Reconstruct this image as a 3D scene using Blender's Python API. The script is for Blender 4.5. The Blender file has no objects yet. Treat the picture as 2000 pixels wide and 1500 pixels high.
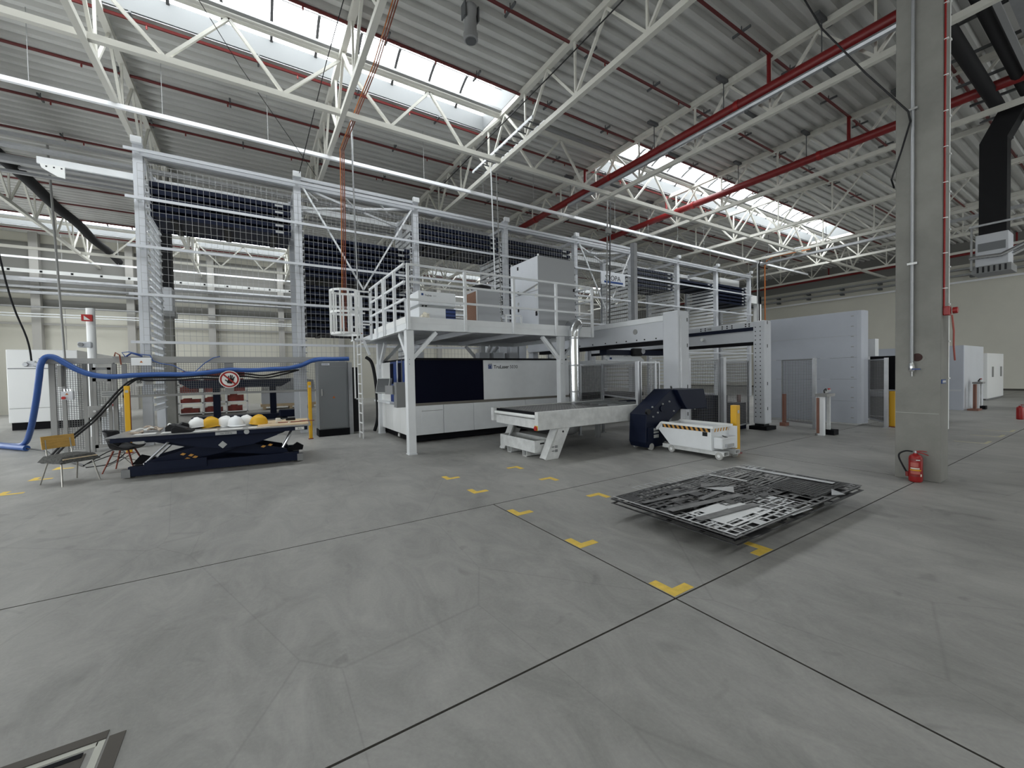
import bpy, math, random
from mathutils import Vector, Matrix
random.seed(7)
sc = bpy.context.scene
col = sc.collection

# ------------------------------------------------------------------ camera
YAW, PITCH, ROLL = math.radians(32.316), math.radians(1.376), math.radians(-1.132)
fwd = Vector((math.sin(YAW) * math.cos(PITCH), math.cos(YAW) * math.cos(PITCH), -math.sin(PITCH)))
rgt = Vector((math.cos(YAW), -math.sin(YAW), 0))
upv = rgt.cross(fwd)
r2 = math.cos(ROLL) * rgt + math.sin(ROLL) * upv
u2 = -math.sin(ROLL) * rgt + math.cos(ROLL) * upv
cam = bpy.data.objects.new('camera', bpy.data.cameras.new('camera'))
cam.data.sensor_fit = 'HORIZONTAL'
cam.data.sensor_width = 36
cam.data.lens = 804.2 / 2000 * 36
cam.data.clip_start = 0.05
cam.data.clip_end = 300
M = Matrix.Identity(4)
for i in range(3):
    M[i][0], M[i][1], M[i][2] = r2[i], u2[i], -fwd[i]
M[2][3] = 1.7
cam.matrix_world = M
col.objects.link(cam)
sc.camera = cam

# ------------------------------------------------------------------ world and exposure
w = bpy.data.worlds.new('overcast_sky')
sc.world = w
w.use_nodes = True
w.node_tree.nodes['Background'].inputs[0].default_value = (0.80, 0.90, 1.0, 1)
w.node_tree.nodes['Background'].inputs[1].default_value = 1.0
sc.view_settings.view_transform = 'Standard'
sc.view_settings.look = 'None'
sc.view_settings.gamma = 1
sc.view_settings.use_curve_mapping = False
sc.view_settings.exposure = 0.45
sc.cycles.use_denoising = True
sc.cycles.adaptive_threshold = 0.02
sc.cycles.max_bounces = 6
sc.cycles.diffuse_bounces = 4
sc.cycles.glossy_bounces = 3
sc.cycles.sample_clamp_indirect = 6
SKY_GLOW = 7.0          # daylight passed by the milky skylight panels

ADDED_BAY_GLOW = 3.6        # glow of the bays added in unseen walls to light the hall

# ------------------------------------------------------------------ materials
MATS = {}
def mat(name, c, rough=0.5, metal=0.0, noise=None, bump=None, emit=None, stretch=None, spec=0.5):
    m = bpy.data.materials.new(name)
    m.use_nodes = True
    nt = m.node_tree
    b = nt.nodes['Principled BSDF']
    b.inputs['Base Color'].default_value = (*c, 1)
    b.inputs['Roughness'].default_value = rough
    b.inputs['Metallic'].default_value = metal
    b.inputs['Specular IOR Level'].default_value = spec
    if noise or bump:
        g = nt.nodes.new('ShaderNodeNewGeometry')
        vec = g.outputs['Position']
        if stretch:
            mp = nt.nodes.new('ShaderNodeMapping')
            mp.inputs['Scale'].default_value = stretch
            nt.links.new(vec, mp.inputs['Vector'])
            vec = mp.outputs['Vector']
    if noise:
        scale, amt = noise
        n = nt.nodes.new('ShaderNodeTexNoise')
        n.inputs['Scale'].default_value = scale
        n.inputs['Detail'].default_value = 5
        n.inputs['Roughness'].default_value = 0.62
        nt.links.new(vec, n.inputs['Vector'])
        r = nt.nodes.new('ShaderNodeValToRGB')
        r.color_ramp.elements[0].position = 0.32
        r.color_ramp.elements[1].position = 0.70
        r.color_ramp.elements[0].color = (*[max(0, x * (1 - amt)) for x in c], 1)
        r.color_ramp.elements[1].color = (*[min(1, x * (1 + amt)) for x in c], 1)
        nt.links.new(n.outputs['Fac'], r.inputs['Fac'])
        nt.links.new(r.outputs['Color'], b.inputs['Base Color'])
    if bump:
        n2 = nt.nodes.new('ShaderNodeTexNoise')
        n2.inputs['Scale'].default_value = bump[0]
        n2.inputs['Detail'].default_value = 4
        nt.links.new(vec, n2.inputs['Vector'])
        bp = nt.nodes.new('ShaderNodeBump')
        bp.inputs['Strength'].default_value = bump[1]
        bp.inputs['Distance'].default_value = 0.01
        nt.links.new(n2.outputs['Fac'], bp.inputs['Height'])
        nt.links.new(bp.outputs['Normal'], b.inputs['Normal'])
    if emit:
        b.inputs['Emission Color'].default_value = (*emit[0], 1)
        b.inputs['Emission Strength'].default_value = emit[1]
    MATS[name] = m
    return m

mat('roof', (0.58, 0.58, 0.56), 0.55, noise=(0.5, 0.06))
mat('cream', (0.66, 0.65, 0.595), 0.5)
mat('wall', (0.64, 0.625, 0.555), 0.75, noise=(0.25, 0.05))
mat('wall_end', (0.74, 0.725, 0.65), 0.75, noise=(0.25, 0.05))  # the wall paint lightened, standing in for light on the end wall
mat('wall_grey', (0.22, 0.217, 0.205), 0.75)
mat('pilaster', (0.42, 0.41, 0.39), 0.8)
mat('concrete', (0.235, 0.232, 0.215), 0.85, noise=(1.3, 0.16), bump=(40, 0.2))
mat('pale_concrete', (0.55, 0.55, 0.50), 0.85, noise=(2.0, 0.06))
mat('joint', (0.085, 0.08, 0.07), 0.9)
mat('white', (0.80, 0.82, 0.845), 0.42, noise=(3, 0.03))
mat('bright_white', (0.86, 0.87, 0.87), 0.4)
mat('worn_white', (0.66, 0.67, 0.67), 0.5, noise=(6, 0.14))
mat('light_grey', (0.60, 0.62, 0.66), 0.45, noise=(2, 0.03))
mat('box_grey', (0.40, 0.41, 0.43), 0.45)
mat('panel_grey', (0.52, 0.55, 0.62), 0.5, noise=(1.2, 0.03))
mat('fence_grey', (0.30, 0.30, 0.295), 0.5)
mat('galv', (0.42, 0.43, 0.45), 0.38, 0.6, noise=(5, 0.08))
mat('galv_dull', (0.33, 0.335, 0.34), 0.55, 0.3)
mat('wire', (0.36, 0.365, 0.37), 0.5, 0.2)
mat('dark_wire', (0.16, 0.16, 0.165), 0.5, 0.2)
mat('silver', (0.72, 0.73, 0.75), 0.22, 0.95)
mat('cabinet_grey', (0.17, 0.18, 0.19), 0.45)
mat('mid_grey', (0.23, 0.235, 0.24), 0.5)
mat('navy', (0.006, 0.010, 0.028), 0.5, spec=0.2)
mat('rib_dark', (0.035, 0.035, 0.037), 0.7)
mat('recess_brown', (0.05, 0.022, 0.02), 0.8)
mat('navy_glass', (0.004, 0.005, 0.015), 0.6, spec=0.06)
mat('blue', (0.016, 0.045, 0.19), 0.4)
mat('logo_blue', (0.008, 0.045, 0.19), 0.5)
mat('hose_blue', (0.025, 0.085, 0.30), 0.42)
mat('black', (0.010, 0.010, 0.012), 0.5, spec=0.3)
mat('soft_black', (0.016, 0.016, 0.018), 0.75, spec=0.2)
mat('near_black', (0.005, 0.005, 0.007), 0.7, spec=0.15)
mat('red', (0.30, 0.010, 0.010), 0.38)
mat('bright_red', (0.42, 0.012, 0.010), 0.4)
mat('pipe_red', (0.20, 0.010, 0.011), 0.42)
mat('dull_red', (0.22, 0.025, 0.022), 0.5)
mat('yellow', (0.72, 0.40, 0.012), 0.45)
mat('mark_yellow', (0.80, 0.56, 0.10), 0.7, noise=(14, 0.12))
mat('pale_mark', (0.50, 0.47, 0.33), 0.8)
mat('orange', (0.42, 0.12, 0.02), 0.5)
mat('brown_cable', (0.20, 0.05, 0.025), 0.6)
mat('filter_brown', (0.19, 0.10, 0.065), 0.8, noise=(60, 0.35))
mat('wood', (0.50, 0.29, 0.065), 0.55, noise=(7, 0.15), stretch=(1, 1, 6))
mat('pale_wood', (0.62, 0.48, 0.31), 0.6, noise=(5, 0.1))
mat('leg_wood', (0.26, 0.055, 0.03), 0.5)
mat('fabric', (0.07, 0.07, 0.066), 0.95, noise=(35, 0.5), bump=(160, 0.6))
mat('chrome', (0.40, 0.39, 0.36), 0.32, 0.8)
mat('sheet', (0.34, 0.345, 0.35), 0.34, 0.55, noise=(8, 0.2))
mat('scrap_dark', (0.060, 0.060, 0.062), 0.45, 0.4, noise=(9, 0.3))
mat('scrap', (0.17, 0.17, 0.172), 0.45, 0.45, noise=(9, 0.3))
mat('scrap_light', (0.52, 0.53, 0.54), 0.34, 0.5, noise=(9, 0.15))
mat('scrap_white', (0.74, 0.75, 0.76), 0.4, 0.3)
mat('steel', (0.30, 0.30, 0.30), 0.4, 0.7)
mat('paper', (0.72, 0.72, 0.70), 0.8)
mat('glove', (0.48, 0.40, 0.33), 0.85, noise=(30, 0.3))
mat('cloth', (0.70, 0.66, 0.56), 0.9)
mat('rubber', (0.02, 0.02, 0.02), 0.8)
mat('wheel_grey', (0.45, 0.45, 0.44), 0.6)
mat('label_grey', (0.45, 0.46, 0.46), 0.7)
mat('shelf_red', (0.22, 0.035, 0.025), 0.6, noise=(3, 0.4))
mat('hatch_brown', (0.085, 0.075, 0.065), 0.6, 0.2)
mat('screen', (0.045, 0.05, 0.055), 0.25)
mat('salmon', (0.45, 0.12, 0.10), 0.6)
mat('strip_brown', (0.17, 0.155, 0.135), 0.45)
mat('hazard_orange', (0.60, 0.30, 0.06), 0.5)
mat('copper_red', (0.24, 0.11, 0.08), 0.5)
mat('light_line', (0.90, 0.91, 0.94), 0.35)
mat('fitting_grey', (0.10, 0.105, 0.11), 0.6)
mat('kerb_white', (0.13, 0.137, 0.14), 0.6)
mat('sprinkler_red', (0.115, 0.010, 0.010), 0.5)

def floor_material():
    m = mat('floor_concrete', (0.235, 0.235, 0.225), 0.5)
    nt = m.node_tree
    b = nt.nodes['Principled BSDF']
    g = nt.nodes.new('ShaderNodeNewGeometry')
    def noise(scale, detail, rough, st=(1, 1, 1), dist=0.0):
        mp = nt.nodes.new('ShaderNodeMapping')
        mp.inputs['Scale'].default_value = st
        mp.inputs['Rotation'].default_value = (0, 0, 0.35)
        nt.links.new(g.outputs['Position'], mp.inputs['Vector'])
        n = nt.nodes.new('ShaderNodeTexNoise')
        n.inputs['Scale'].default_value = scale
        n.inputs['Detail'].default_value = detail
        n.inputs['Roughness'].default_value = rough
        n.inputs['Distortion'].default_value = dist
        nt.links.new(mp.outputs['Vector'], n.inputs['Vector'])
        return n.outputs['Fac']
    a = noise(0.55, 5, 0.55, (1, 0.6, 1), 0.8)
    c = noise(2.6, 8, 0.72, (1, 0.5, 1), 1.2)
    d = noise(45, 4, 0.65)
    k = noise(1.3, 2, 0.5, (1, 1, 1), 2.5)
    def mix(x, y, f):
        n = nt.nodes.new('ShaderNodeMix')
        n.data_type = 'FLOAT'
        n.inputs[0].default_value = f
        nt.links.new(x, n.inputs[2])
        nt.links.new(y, n.inputs[3])
        return n.outputs[0]
    f = mix(mix(a, c, 0.55), d, 0.13)
    r = nt.nodes.new('ShaderNodeValToRGB')
    e = r.color_ramp.elements
    e[0].position, e[1].position = 0.37, 0.62
    e[0].color = (0.235, 0.232, 0.222, 1)
    e[1].color = (0.40, 0.393, 0.375, 1)
    nt.links.new(f, r.inputs['Fac'])
    # worn dark smears
    sm = nt.nodes.new('ShaderNodeMapRange')
    sm.inputs['From Min'].default_value = 0.64
    sm.inputs['From Max'].default_value = 0.74
    sm.inputs['To Min'].default_value = 1.0
    sm.inputs['To Max'].default_value = 0.80
    nt.links.new(k, sm.inputs['Value'])
    m0 = nt.nodes.new('ShaderNodeMix')
    m0.data_type = 'RGBA'
    m0.blend_type = 'MULTIPLY'
    m0.inputs[0].default_value = 1
    nt.links.new(r.outputs['Color'], m0.inputs[6])
    nt.links.new(sm.outputs['Result'], m0.inputs[7])
    # fine dark scratches
    mp = nt.nodes.new('ShaderNodeMapping')
    mp.inputs['Scale'].default_value = (1.1, 0.5, 1)
    nt.links.new(g.outputs['Position'], mp.inputs['Vector'])
    wv = nt.nodes.new('ShaderNodeTexVoronoi')
    wv.feature = 'DISTANCE_TO_EDGE'
    wv.inputs['Scale'].default_value = 0.55
    nt.links.new(mp.outputs['Vector'], wv.inputs['Vector'])
    lr = nt.nodes.new('ShaderNodeMapRange')
    lr.inputs['From Min'].default_value = 0.0
    lr.inputs['From Max'].default_value = 0.004
    lr.inputs['To Min'].default_value = 0.86
    lr.inputs['To Max'].default_value = 1.0
    nt.links.new(wv.outputs['Distance'], lr.inputs['Value'])
    mu = nt.nodes.new('ShaderNodeMix')
    mu.data_type = 'RGBA'
    mu.blend_type = 'MULTIPLY'
    mu.inputs[0].default_value = 1
    nt.links.new(m0.outputs[2], mu.inputs[6])
    nt.links.new(lr.outputs['Result'], mu.inputs[7])
    nt.links.new(mu.outputs[2], b.inputs['Base Color'])
    rr = nt.nodes.new('ShaderNodeMapRange')
    rr.inputs['To Min'].default_value = 0.38
    rr.inputs['To Max'].default_value = 0.62
    nt.links.new(c, rr.inputs['Value'])
    nt.links.new(rr.outputs['Result'], b.inputs['Roughness'])
floor_material()

def glazing_material():
    m = bpy.data.materials.new('skylight_glazing')
    m.use_nodes = True
    nt = m.node_tree
    nt.nodes.clear()
    o = nt.nodes.new('ShaderNodeOutputMaterial')
    e = nt.nodes.new('ShaderNodeEmission')
    e.inputs['Color'].default_value = (0.94, 0.985, 1.0, 1)
    e.inputs['Strength'].default_value = SKY_GLOW
    nt.links.new(e.outputs[0], o.inputs[0])
    MATS['glazing'] = m
    m2 = m.copy()
    m2.name = 'window_daylight'
    for n_ in m2.node_tree.nodes:
        if n_.type == 'EMISSION':
            n_.inputs['Strength'].default_value = ADDED_BAY_GLOW
    MATS['window_daylight'] = m2
glazing_material()

# ------------------------------------------------------------------ builders
ORG = {}
def org(o):
    return ORG.get(o.name, Vector((0, 0, 0))) if o else Vector((0, 0, 0))

class MB:
    def __init__(s):
        s.v, s.f = [], []
    def add(s, vs, fs):
        o = len(s.v)
        s.v += [tuple(p) for p in vs]
        s.f += [[i + o for i in q] for q in fs]
        return s
    def box(s, x0, x1, y0, y1, z0, z1):
        return s.add([(x0, y0, z0), (x1, y0, z0), (x1, y1, z0), (x0, y1, z0), (x0, y0, z1), (x1, y0, z1), (x1, y1, z1), (x0, y1, z1)],
                     [(0, 3, 2, 1), (4, 5, 6, 7), (0, 1, 5, 4), (1, 2, 6, 5), (2, 3, 7, 6), (3, 0, 4, 7)])
    def bar(s, p, q, w, h=None, up=(0, 0, 1), cap=True):
        h = w if h is None else h
        p, q = Vector(p), Vector(q)
        d = (q - p).normalized()
        u = Vector(up)
        if abs(d.dot(u)) > 0.98:
            u = Vector((0, 1, 0))
        a = d.cross(u).normalized()
        b = a.cross(d)
        vs = []
        for e in (p, q):
            for i, j in ((-1, -1), (1, -1), (1, 1), (-1, 1)):
                vs.append(e + a * (i * w / 2) + b * (j * h / 2))
        fs = [(0, 1, 5, 4), (1, 2, 6, 5), (2, 3, 7, 6), (3, 0, 4, 7)]
        if cap:
            fs += [(0, 3, 2, 1), (4, 5, 6, 7)]
        return s.add(vs, fs)
    def tube(s, pts, r, n=8, cap=True):
        pts = [Vector(p) for p in pts]
        m = len(pts)
        ref = None
        rings = []
        for i, p in enumerate(pts):
            d = (pts[min(i + 1, m - 1)] - pts[max(i - 1, 0)]).normalized()
            if ref is None:
                ref = Vector((0, 0, 1)) if abs(d.z) < 0.9 else Vector((1, 0, 0))
            a = d.cross(ref)
            if a.length < 1e-5:
                a = d.cross(Vector((0.3, 1, 0.2)))
            a.normalize()
            b = a.cross(d).normalized()
            ref = b
            rr = r[i] if isinstance(r, (list, tuple)) else r
            rings.append([p + a * (rr * math.cos(2 * math.pi * k / n)) + b * (rr * math.sin(2 * math.pi * k / n)) for k in range(n)])
        vs = [q for ring in rings for q in ring]
        fs = []
        for i in range(m - 1):
            for k in range(n):
                k2 = (k + 1) % n
                fs.append((i * n + k, i * n + k2, (i + 1) * n + k2, (i + 1) * n + k))
        if cap:
            fs.append(tuple(range(n - 1, -1, -1)))
            fs.append(tuple((m - 1) * n + k for k in range(n)))
        return s.add(vs, fs)
    def prism(s, poly, axis, a, b):
        def P(u, v, t):
            return (t, u, v) if axis == 'x' else ((u, t, v) if axis == 'y' else (u, v, t))
        n = len(poly)
        vs = [P(u, v, a) for u, v in poly] + [P(u, v, b) for u, v in poly]
        fs = [tuple(range(n)), tuple(range(2 * n - 1, n - 1, -1))]
        for i in range(n):
            j = (i + 1) % n
            fs.append((i, i + n, j + n, j))
        return s.add(vs, fs)
    def lathe(s, prof, c, n=16, ax='z'):
        vs = []
        for r, z in prof:
            for k in range(n):
                t = 2 * math.pi * k / n
                p = (r * math.cos(t), r * math.sin(t), z)
                if ax == 'x':
                    p = (p[2], p[0], p[1])
                elif ax == 'y':
                    p = (p[0], p[2], p[1])
                vs.append((c[0] + p[0], c[1] + p[1], c[2] + p[2]))
        fs = []
        for i in range(len(prof) - 1):
            for k in range(n):
                k2 = (k + 1) % n
                fs.append((i * n + k, i * n + k2, (i + 1) * n + k2, (i + 1) * n + k))
        fs.append(tuple(range(n - 1, -1, -1)))
        fs.append(tuple((len(prof) - 1) * n + k for k in range(n)))
        return s.add(vs, fs)
    def xf(s, m):
        s.v = [tuple(m @ Vector(p)) for p in s.v]
        return s
    def build(s, name, m, parent=None, smooth=False, bevel=0.0, kind=None, label=None):
        og = org(parent)
        me = bpy.data.meshes.new(name)
        me.from_pydata([(p[0] - og.x, p[1] - og.y, p[2] - og.z) for p in s.v], [], s.f)
        me.validate()
        me.update()
        me.materials.append(MATS[m])
        o = bpy.data.objects.new(name, me)
        col.objects.link(o)
        if parent:
            o.parent = parent
        ORG[o.name] = og
        if smooth:
            me.polygons.foreach_set('use_smooth', [True] * len(me.polygons))
            try:
                me.set_sharp_from_angle(angle=math.radians(38))
            except Exception:
                pass
        if bevel:
            bv = o.modifiers.new('edge', 'BEVEL')
            bv.width = bevel
            bv.segments = 2
            bv.limit_method = 'ANGLE'
        if kind:
            o['kind'] = kind
        if label:
            o['label'] = label
        return o

def B(x0, x1, y0, y1, z0, z1):
    return MB().box(x0, x1, y0, y1, z0, z1)
def T(pts, r, n=8):
    return MB().tube(pts, r, n)
def thing(name, label, cat, loc=(0, 0, 0), group=None, kind=None):
    o = bpy.data.objects.new(name, None)
    o.empty_display_size = 0.2
    col.objects.link(o)
    o.location = loc
    ORG[o.name] = Vector(loc)
    o['label'] = label
    o['category'] = cat
    if group:
        o['group'] = group
    if kind:
        o['kind'] = kind
    return o
def tag(o, label, cat, group=None, kind=None):
    o['label'] = label
    o['category'] = cat
    if group:
        o['group'] = group
    if kind:
        o['kind'] = kind
    return o
def struct(o, label=None):
    o['kind'] = 'structure'
    if label:
        o['label'] = label
    return o
def inst(src, name, loc, parent=None, rot=None):
    o = bpy.data.objects.new(name, src.data)
    col.objects.link(o)
    if parent:
        o.parent = parent
    o.location = Vector(loc) - org(parent)
    if rot:
        o.rotation_euler = rot
    return o
def rec(o):
    for c in list(o.children):
        yield from rec(c)
    yield o
def text(s, size, loc, rot, m, parent, name='lettering', align='LEFT', bold=0.0):
    cu = bpy.data.curves.new(name, 'FONT')
    cu.body = s
    cu.size = size
    cu.extrude = 0.001
    cu.offset = bold
    cu.align_x = align
    cu.materials.append(MATS[m])
    cu.resolution_u = 3
    tmp = bpy.data.objects.new('tmp_text', cu)
    col.objects.link(tmp)
    dg = bpy.context.evaluated_depsgraph_get()
    me = bpy.data.meshes.new_from_object(tmp.evaluated_get(dg))
    bpy.data.objects.remove(tmp)
    me.materials.clear()
    me.materials.append(MATS[m])
    o = bpy.data.objects.new(name, me)
    col.objects.link(o)
    o.parent = parent
    o.location = Vector(loc) - org(parent)
    o.rotation_euler = rot
    return o
FRONT = (math.pi / 2, 0, 0)                 # reads from -Y
SIDE = (math.pi / 2, 0, -math.pi / 2)       # reads from -X
ORD = ['topmost', 'second', 'third', 'fourth', 'fifth', 'sixth', 'seventh', 'eighth', 'ninth', 'tenth', 'eleventh', 'twelfth', 'thirteenth', 'fourteenth', 'fifteenth', 'sixteenth', 'seventeenth', 'eighteenth']
# ================================================================== the hall
X0, X1, Y0, Y1, ZR = -12.6, 41.5, -14.0, 34.0, 10.07
fl = struct(B(X0, X1, Y0, Y1, -0.25, -0.05).build('floor', 'joint'), 'smooth grey concrete floor cut by straight dark joints')
G = 0.007
slabs = [(X0, X1, 4.67, Y1), (X0, 2.63, 1.93, 4.67), (2.63, 8.45, 1.93, 4.67), (8.45, X1, 1.93, 4.67), (X0, 2.63, Y0, 1.93), (2.63, X1, Y0, 1.93)]
for a, b, c, d in slabs:
    o = B(a + G, b - G, c + G, d - G, -0.06, 0).build('slab', 'floor_concrete', fl)
    o.data.materials.append(MATS['joint'])
    for pl in o.data.polygons:
        pl.material_index = 0 if pl.normal.z > 0.5 else 1

wb = struct(B(X0, X1, Y1, Y1 + 0.3, 0, 11).build('wall_back', 'wall'), 'beige panelled hall wall far behind the storage rack')
for x in [-10.2, -6.25, -2.25, 1.75, 5.75, 9.75, 13.75, 17.75, 21.75, 25.75, 29.75, 33.75, 37.75]:
    B(x, x + 0.36, Y1 - 0.42, Y1, 0, 10.2).build('pilaster', 'pilaster', wb)
B(X0, X1, Y1 - 0.06, Y1, 6.05, 6.45).build('grey_band', 'wall_grey', wb)
B(X0, X1, Y1 - 0.05, Y1, 7.0, 9.6).build('upper_panel', 'wall_grey', wb)
B(X0, X1, Y1 - 0.1, Y1, 5.0, 5.12).build('girt', 'pilaster', wb)
for k in range(16):
    B(X0 + 3.6 * k, X0 + 3.6 * k + 0.03, Y1 - 0.015, Y1, 0, 6).build('panel_joint', 'pilaster', wb)
wr = struct(B(X1, X1 + 0.3, Y0, Y1, 0, 11).build('wall_right', 'wall_end'), 'plain beige end wall of the hall')
B(X1 - 0.04, X1, Y0, Y1, 0, 0.12).build('skirting', 'joint', wr)
B(X1 - 0.05, X1, Y0, Y1, 8.6, 10.2).build('upper_panel', 'wall_grey', wr)
struct(B(X0 - 0.3, X0, Y0, Y1, 0, 11).build('wall_left', 'wall'), 'beige side wall of the hall')
struct(B(X0, X1, Y0 - 0.3, Y0, 0, 11).build('wall_front', 'wall'), 'beige wall behind the viewer')

def added_bay(k, p, along, label):  # unseen glowing bays, added to give the light its direction
    t = thing('window_%d' % k, label, 'window', (p[0], p[1], 2.5), kind='structure')
    del t['category']
    def bx(u0, u1, d0, d1, z0, z1):
        return B(p[0] + u0, p[0] + u1, p[1] + d0, p[1] + d1, z0, z1) if along == 'x' else B(p[0] + d0, p[0] + d1, p[1] + u0, p[1] + u1, z0, z1)
    bx(0, 4.4, -0.02, 0.03, 0.4, 5.0).build('frame', 'mid_grey', t)
    for i in range(4):
        for j in range(3):
            bx(0.08 + i * 1.08, 1.08 + i * 1.08, 0.03, 0.04, 0.48 + j * 1.5, 1.9 + j * 1.5).build('pane', 'window_daylight', t)
for k in range(7):
    added_bay(11 + k, (X0, -8.0 + k * 5.6), 'y', 'tall glazed bay in the side wall outside the view')
for k in range(4):
    added_bay(21 + k, (14.5 + k * 6.6, Y0), 'x', 'tall glazed bay in the wall behind the viewer')
# corrugated roof deck with skylight openings
SKY_Y = [(10.34, 12.50), (29.75, 32.05), (-8.9, -6.7)]
SKY_X = [(-11.8, 6.95), (12.0, 31.9)]
def deck(mb, xa, xb, ya, yb):
    P = 0.36
    k = math.floor(ya / P)
    prof = []
    while k * P < yb + P:
        for dy, z in ((0, 0.13), (0.13, 0.13), (0.175, 0), (0.315, 0)):
            prof.append((k * P + dy, ZR + z))
        k += 1
    def zat(y):
        for (a, za), (b, zb) in zip(prof, prof[1:]):
            if a <= y <= b:
                return za + (zb - za) * (y - a) / (b - a)
        return ZR
    pts = [(ya, zat(ya))] + [p for p in prof if ya < p[0] < yb] + [(yb, zat(yb))]
    vs = [(xa, y, z) for y, z in pts] + [(xb, y, z) for y, z in pts]
    n = len(pts)
    mb.add(vs, [(i, i + 1, n + i + 1, n + i) for i in range(n - 1)])
mb = MB()
ys = sorted(SKY_Y)
cur = Y0
for a, b in ys:
    deck(mb, X0, X1, cur, a)
    deck(mb, X0, SKY_X[0][0], a, b)
    deck(mb, SKY_X[0][1], SKY_X[1][0], a, b)
    deck(mb, SKY_X[1][1], X1, a, b)
    cur = b
deck(mb, X0, X1, cur, Y1)
struct(mb.build('ceiling', 'roof'), 'pale corrugated steel roof deck with long ribs')

# skylights: kerb, ribs, arched milky panes
n = 0
for (ya, yb) in SKY_Y:
    W = yb - ya
    arch = [(ya + W * t / 8, 10.48 + 0.5 * math.sin(math.pi * t / 8)) for t in range(9)]
    for (xa, xb) in SKY_X:
        n += 1
        t = thing('window_%d' % n, 'long arched rooflight strip with milky panes and thin dark ribs', 'skylight', (0, 0, 0), kind='structure')
        for k in ('category',):
            del t[k]
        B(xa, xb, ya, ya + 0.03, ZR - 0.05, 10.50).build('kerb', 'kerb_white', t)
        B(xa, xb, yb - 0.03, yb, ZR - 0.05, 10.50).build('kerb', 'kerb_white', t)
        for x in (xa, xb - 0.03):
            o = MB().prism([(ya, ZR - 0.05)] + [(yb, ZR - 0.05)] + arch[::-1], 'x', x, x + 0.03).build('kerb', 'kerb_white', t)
        for e in (ya - 0.03, yb):
            B(xa, xb, e, e + 0.03, ZR - 0.08, ZR - 0.02).build('edge_trim', 'galv', t)
        m = max(1, round((xb - xa) / 1.05))
        dx = (xb - xa) / m
        pm = MB()
        vs = [(0, y, z) for y, z in arch] + [(dx, y, z) for y, z in arch]
        pm.add(vs, [(i, i + 1, 9 + i + 1, 9 + i) for i in range(8)])
        rm = MB()
        for (y1, z1), (y2, z2) in zip(arch, arch[1:]):
            rm.bar((0, y1, z1 - 0.03), (0, y2, z2 - 0.03), 0.065, 0.05, cap=False)
        pane = pm.build('pane', 'glazing', t)
        rib = rm.build('rib', 'rib_dark', t)
        pane.location.x += xa
        rib.location.x += xa
        for k in range(1, m):
            inst(pane, 'pane', (xa + k * dx, 0, 0), t)
            inst(rib, 'rib', (xa + k * dx, 0, 0), t)
        ym = ya + W * 0.42
        MB().bar((xa, ym, 10.68), (xb, ym, 10.68), 0.03).build('stay_rod', 'galv_dull', t)

# roof trusses across the hall (along Y)
TX = [-7.45, -2.59, 2.20, 6.99, 11.88, 17.0, 21.8, 26.7, 31.6, 36.4]
ZB, ZT = 8.5, 9.86
tnames = ['over the far duct', 'above the first rack upright', 'beside the hanging orange cables', 'carrying the ladder tray at its lower chord',
          'hung with the nearer red main pipe', 'hung with the second red main pipe', 'over the rear end of the rack', 'past the rack end', 'closing the second rooflight', 'nearest the end wall']
YN0, DY = 5.65, 2.19
for x, nm in zip(TX, tnames):
    t = thing('roof_truss', 'cream steel lattice roof truss ' + nm, 'truss', (x, 8, ZB), kind='structure')
    del t['category']
    B(x - 0.06, x + 0.06, Y0, Y1, ZB - 0.065, ZB + 0.065).build('bottom_chord', 'cream', t)
    B(x - 0.07, x + 0.07, Y0, Y1, ZT + 0.02, ZT + 0.18).build('top_chord', 'cream', t)
    lo = -2 if x < 20 else 0
    hi = 13
    p1 = MB().bar((x, 0, ZB), (x, 0, ZT), 0.05).build('web_vertical', 'cream', t)
    p2 = MB().bar((x, 0, ZB + 0.05), (x, DY / 2, ZT), 0.062, up=(1, 0, 0)).build('web_diagonal', 'cream', t)
    p3 = MB().bar((x, 0, ZB + 0.05), (x, -DY / 2, ZT), 0.062, up=(1, 0, 0)).build('web_diagonal', 'cream', t)
    first = True
    for k in range(lo, hi):
        y = YN0 + k * DY
        for src in (p1, p2, p3):
            if first:
                src.location.y += y
            else:
                o = bpy.data.objects.new(src.name.split('.')[0], src.data)
                col.objects.link(o)
                o.parent = t
                o.location.y = y
        first = False
# longitudinal trusses (along X)
for yt, nm in ((11.43, 'running under the nearer rooflights'), (30.6, 'far behind the rack under the rear rooflights'), (-8.0, 'over the near end of the hall')):
    t = thing('roof_truss', 'cream lattice girder ' + nm, 'truss', (0, yt, ZB), kind='structure')
    del t['category']
    B(X0, X1, yt - 0.06, yt + 0.06, ZB - 0.03, ZB + 0.10).build('bottom_chord', 'cream', t)
    B(X0, X1, yt - 0.06, yt + 0.06, 9.90, 10.02).build('top_chord', 'cream', t)
    B(X0, 31, yt - 0.20, yt - 0.08, 10.0, 10.06).build('cable_tray', 'galv_dull', t)
    if yt < 0:
        continue
    for a, b in zip(TX, TX[1:]):
        L = b - a
        for u, v in ((0, 0.26), (0.5, 0.26), (0.5, 0.72), (1, 0.72)):
            MB().bar((a + u * L, yt, 9.9), (a + v * L, yt, ZB + 0.08), 0.065, up=(0, 1, 0)).build('web_diagonal', 'cream', t)

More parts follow.
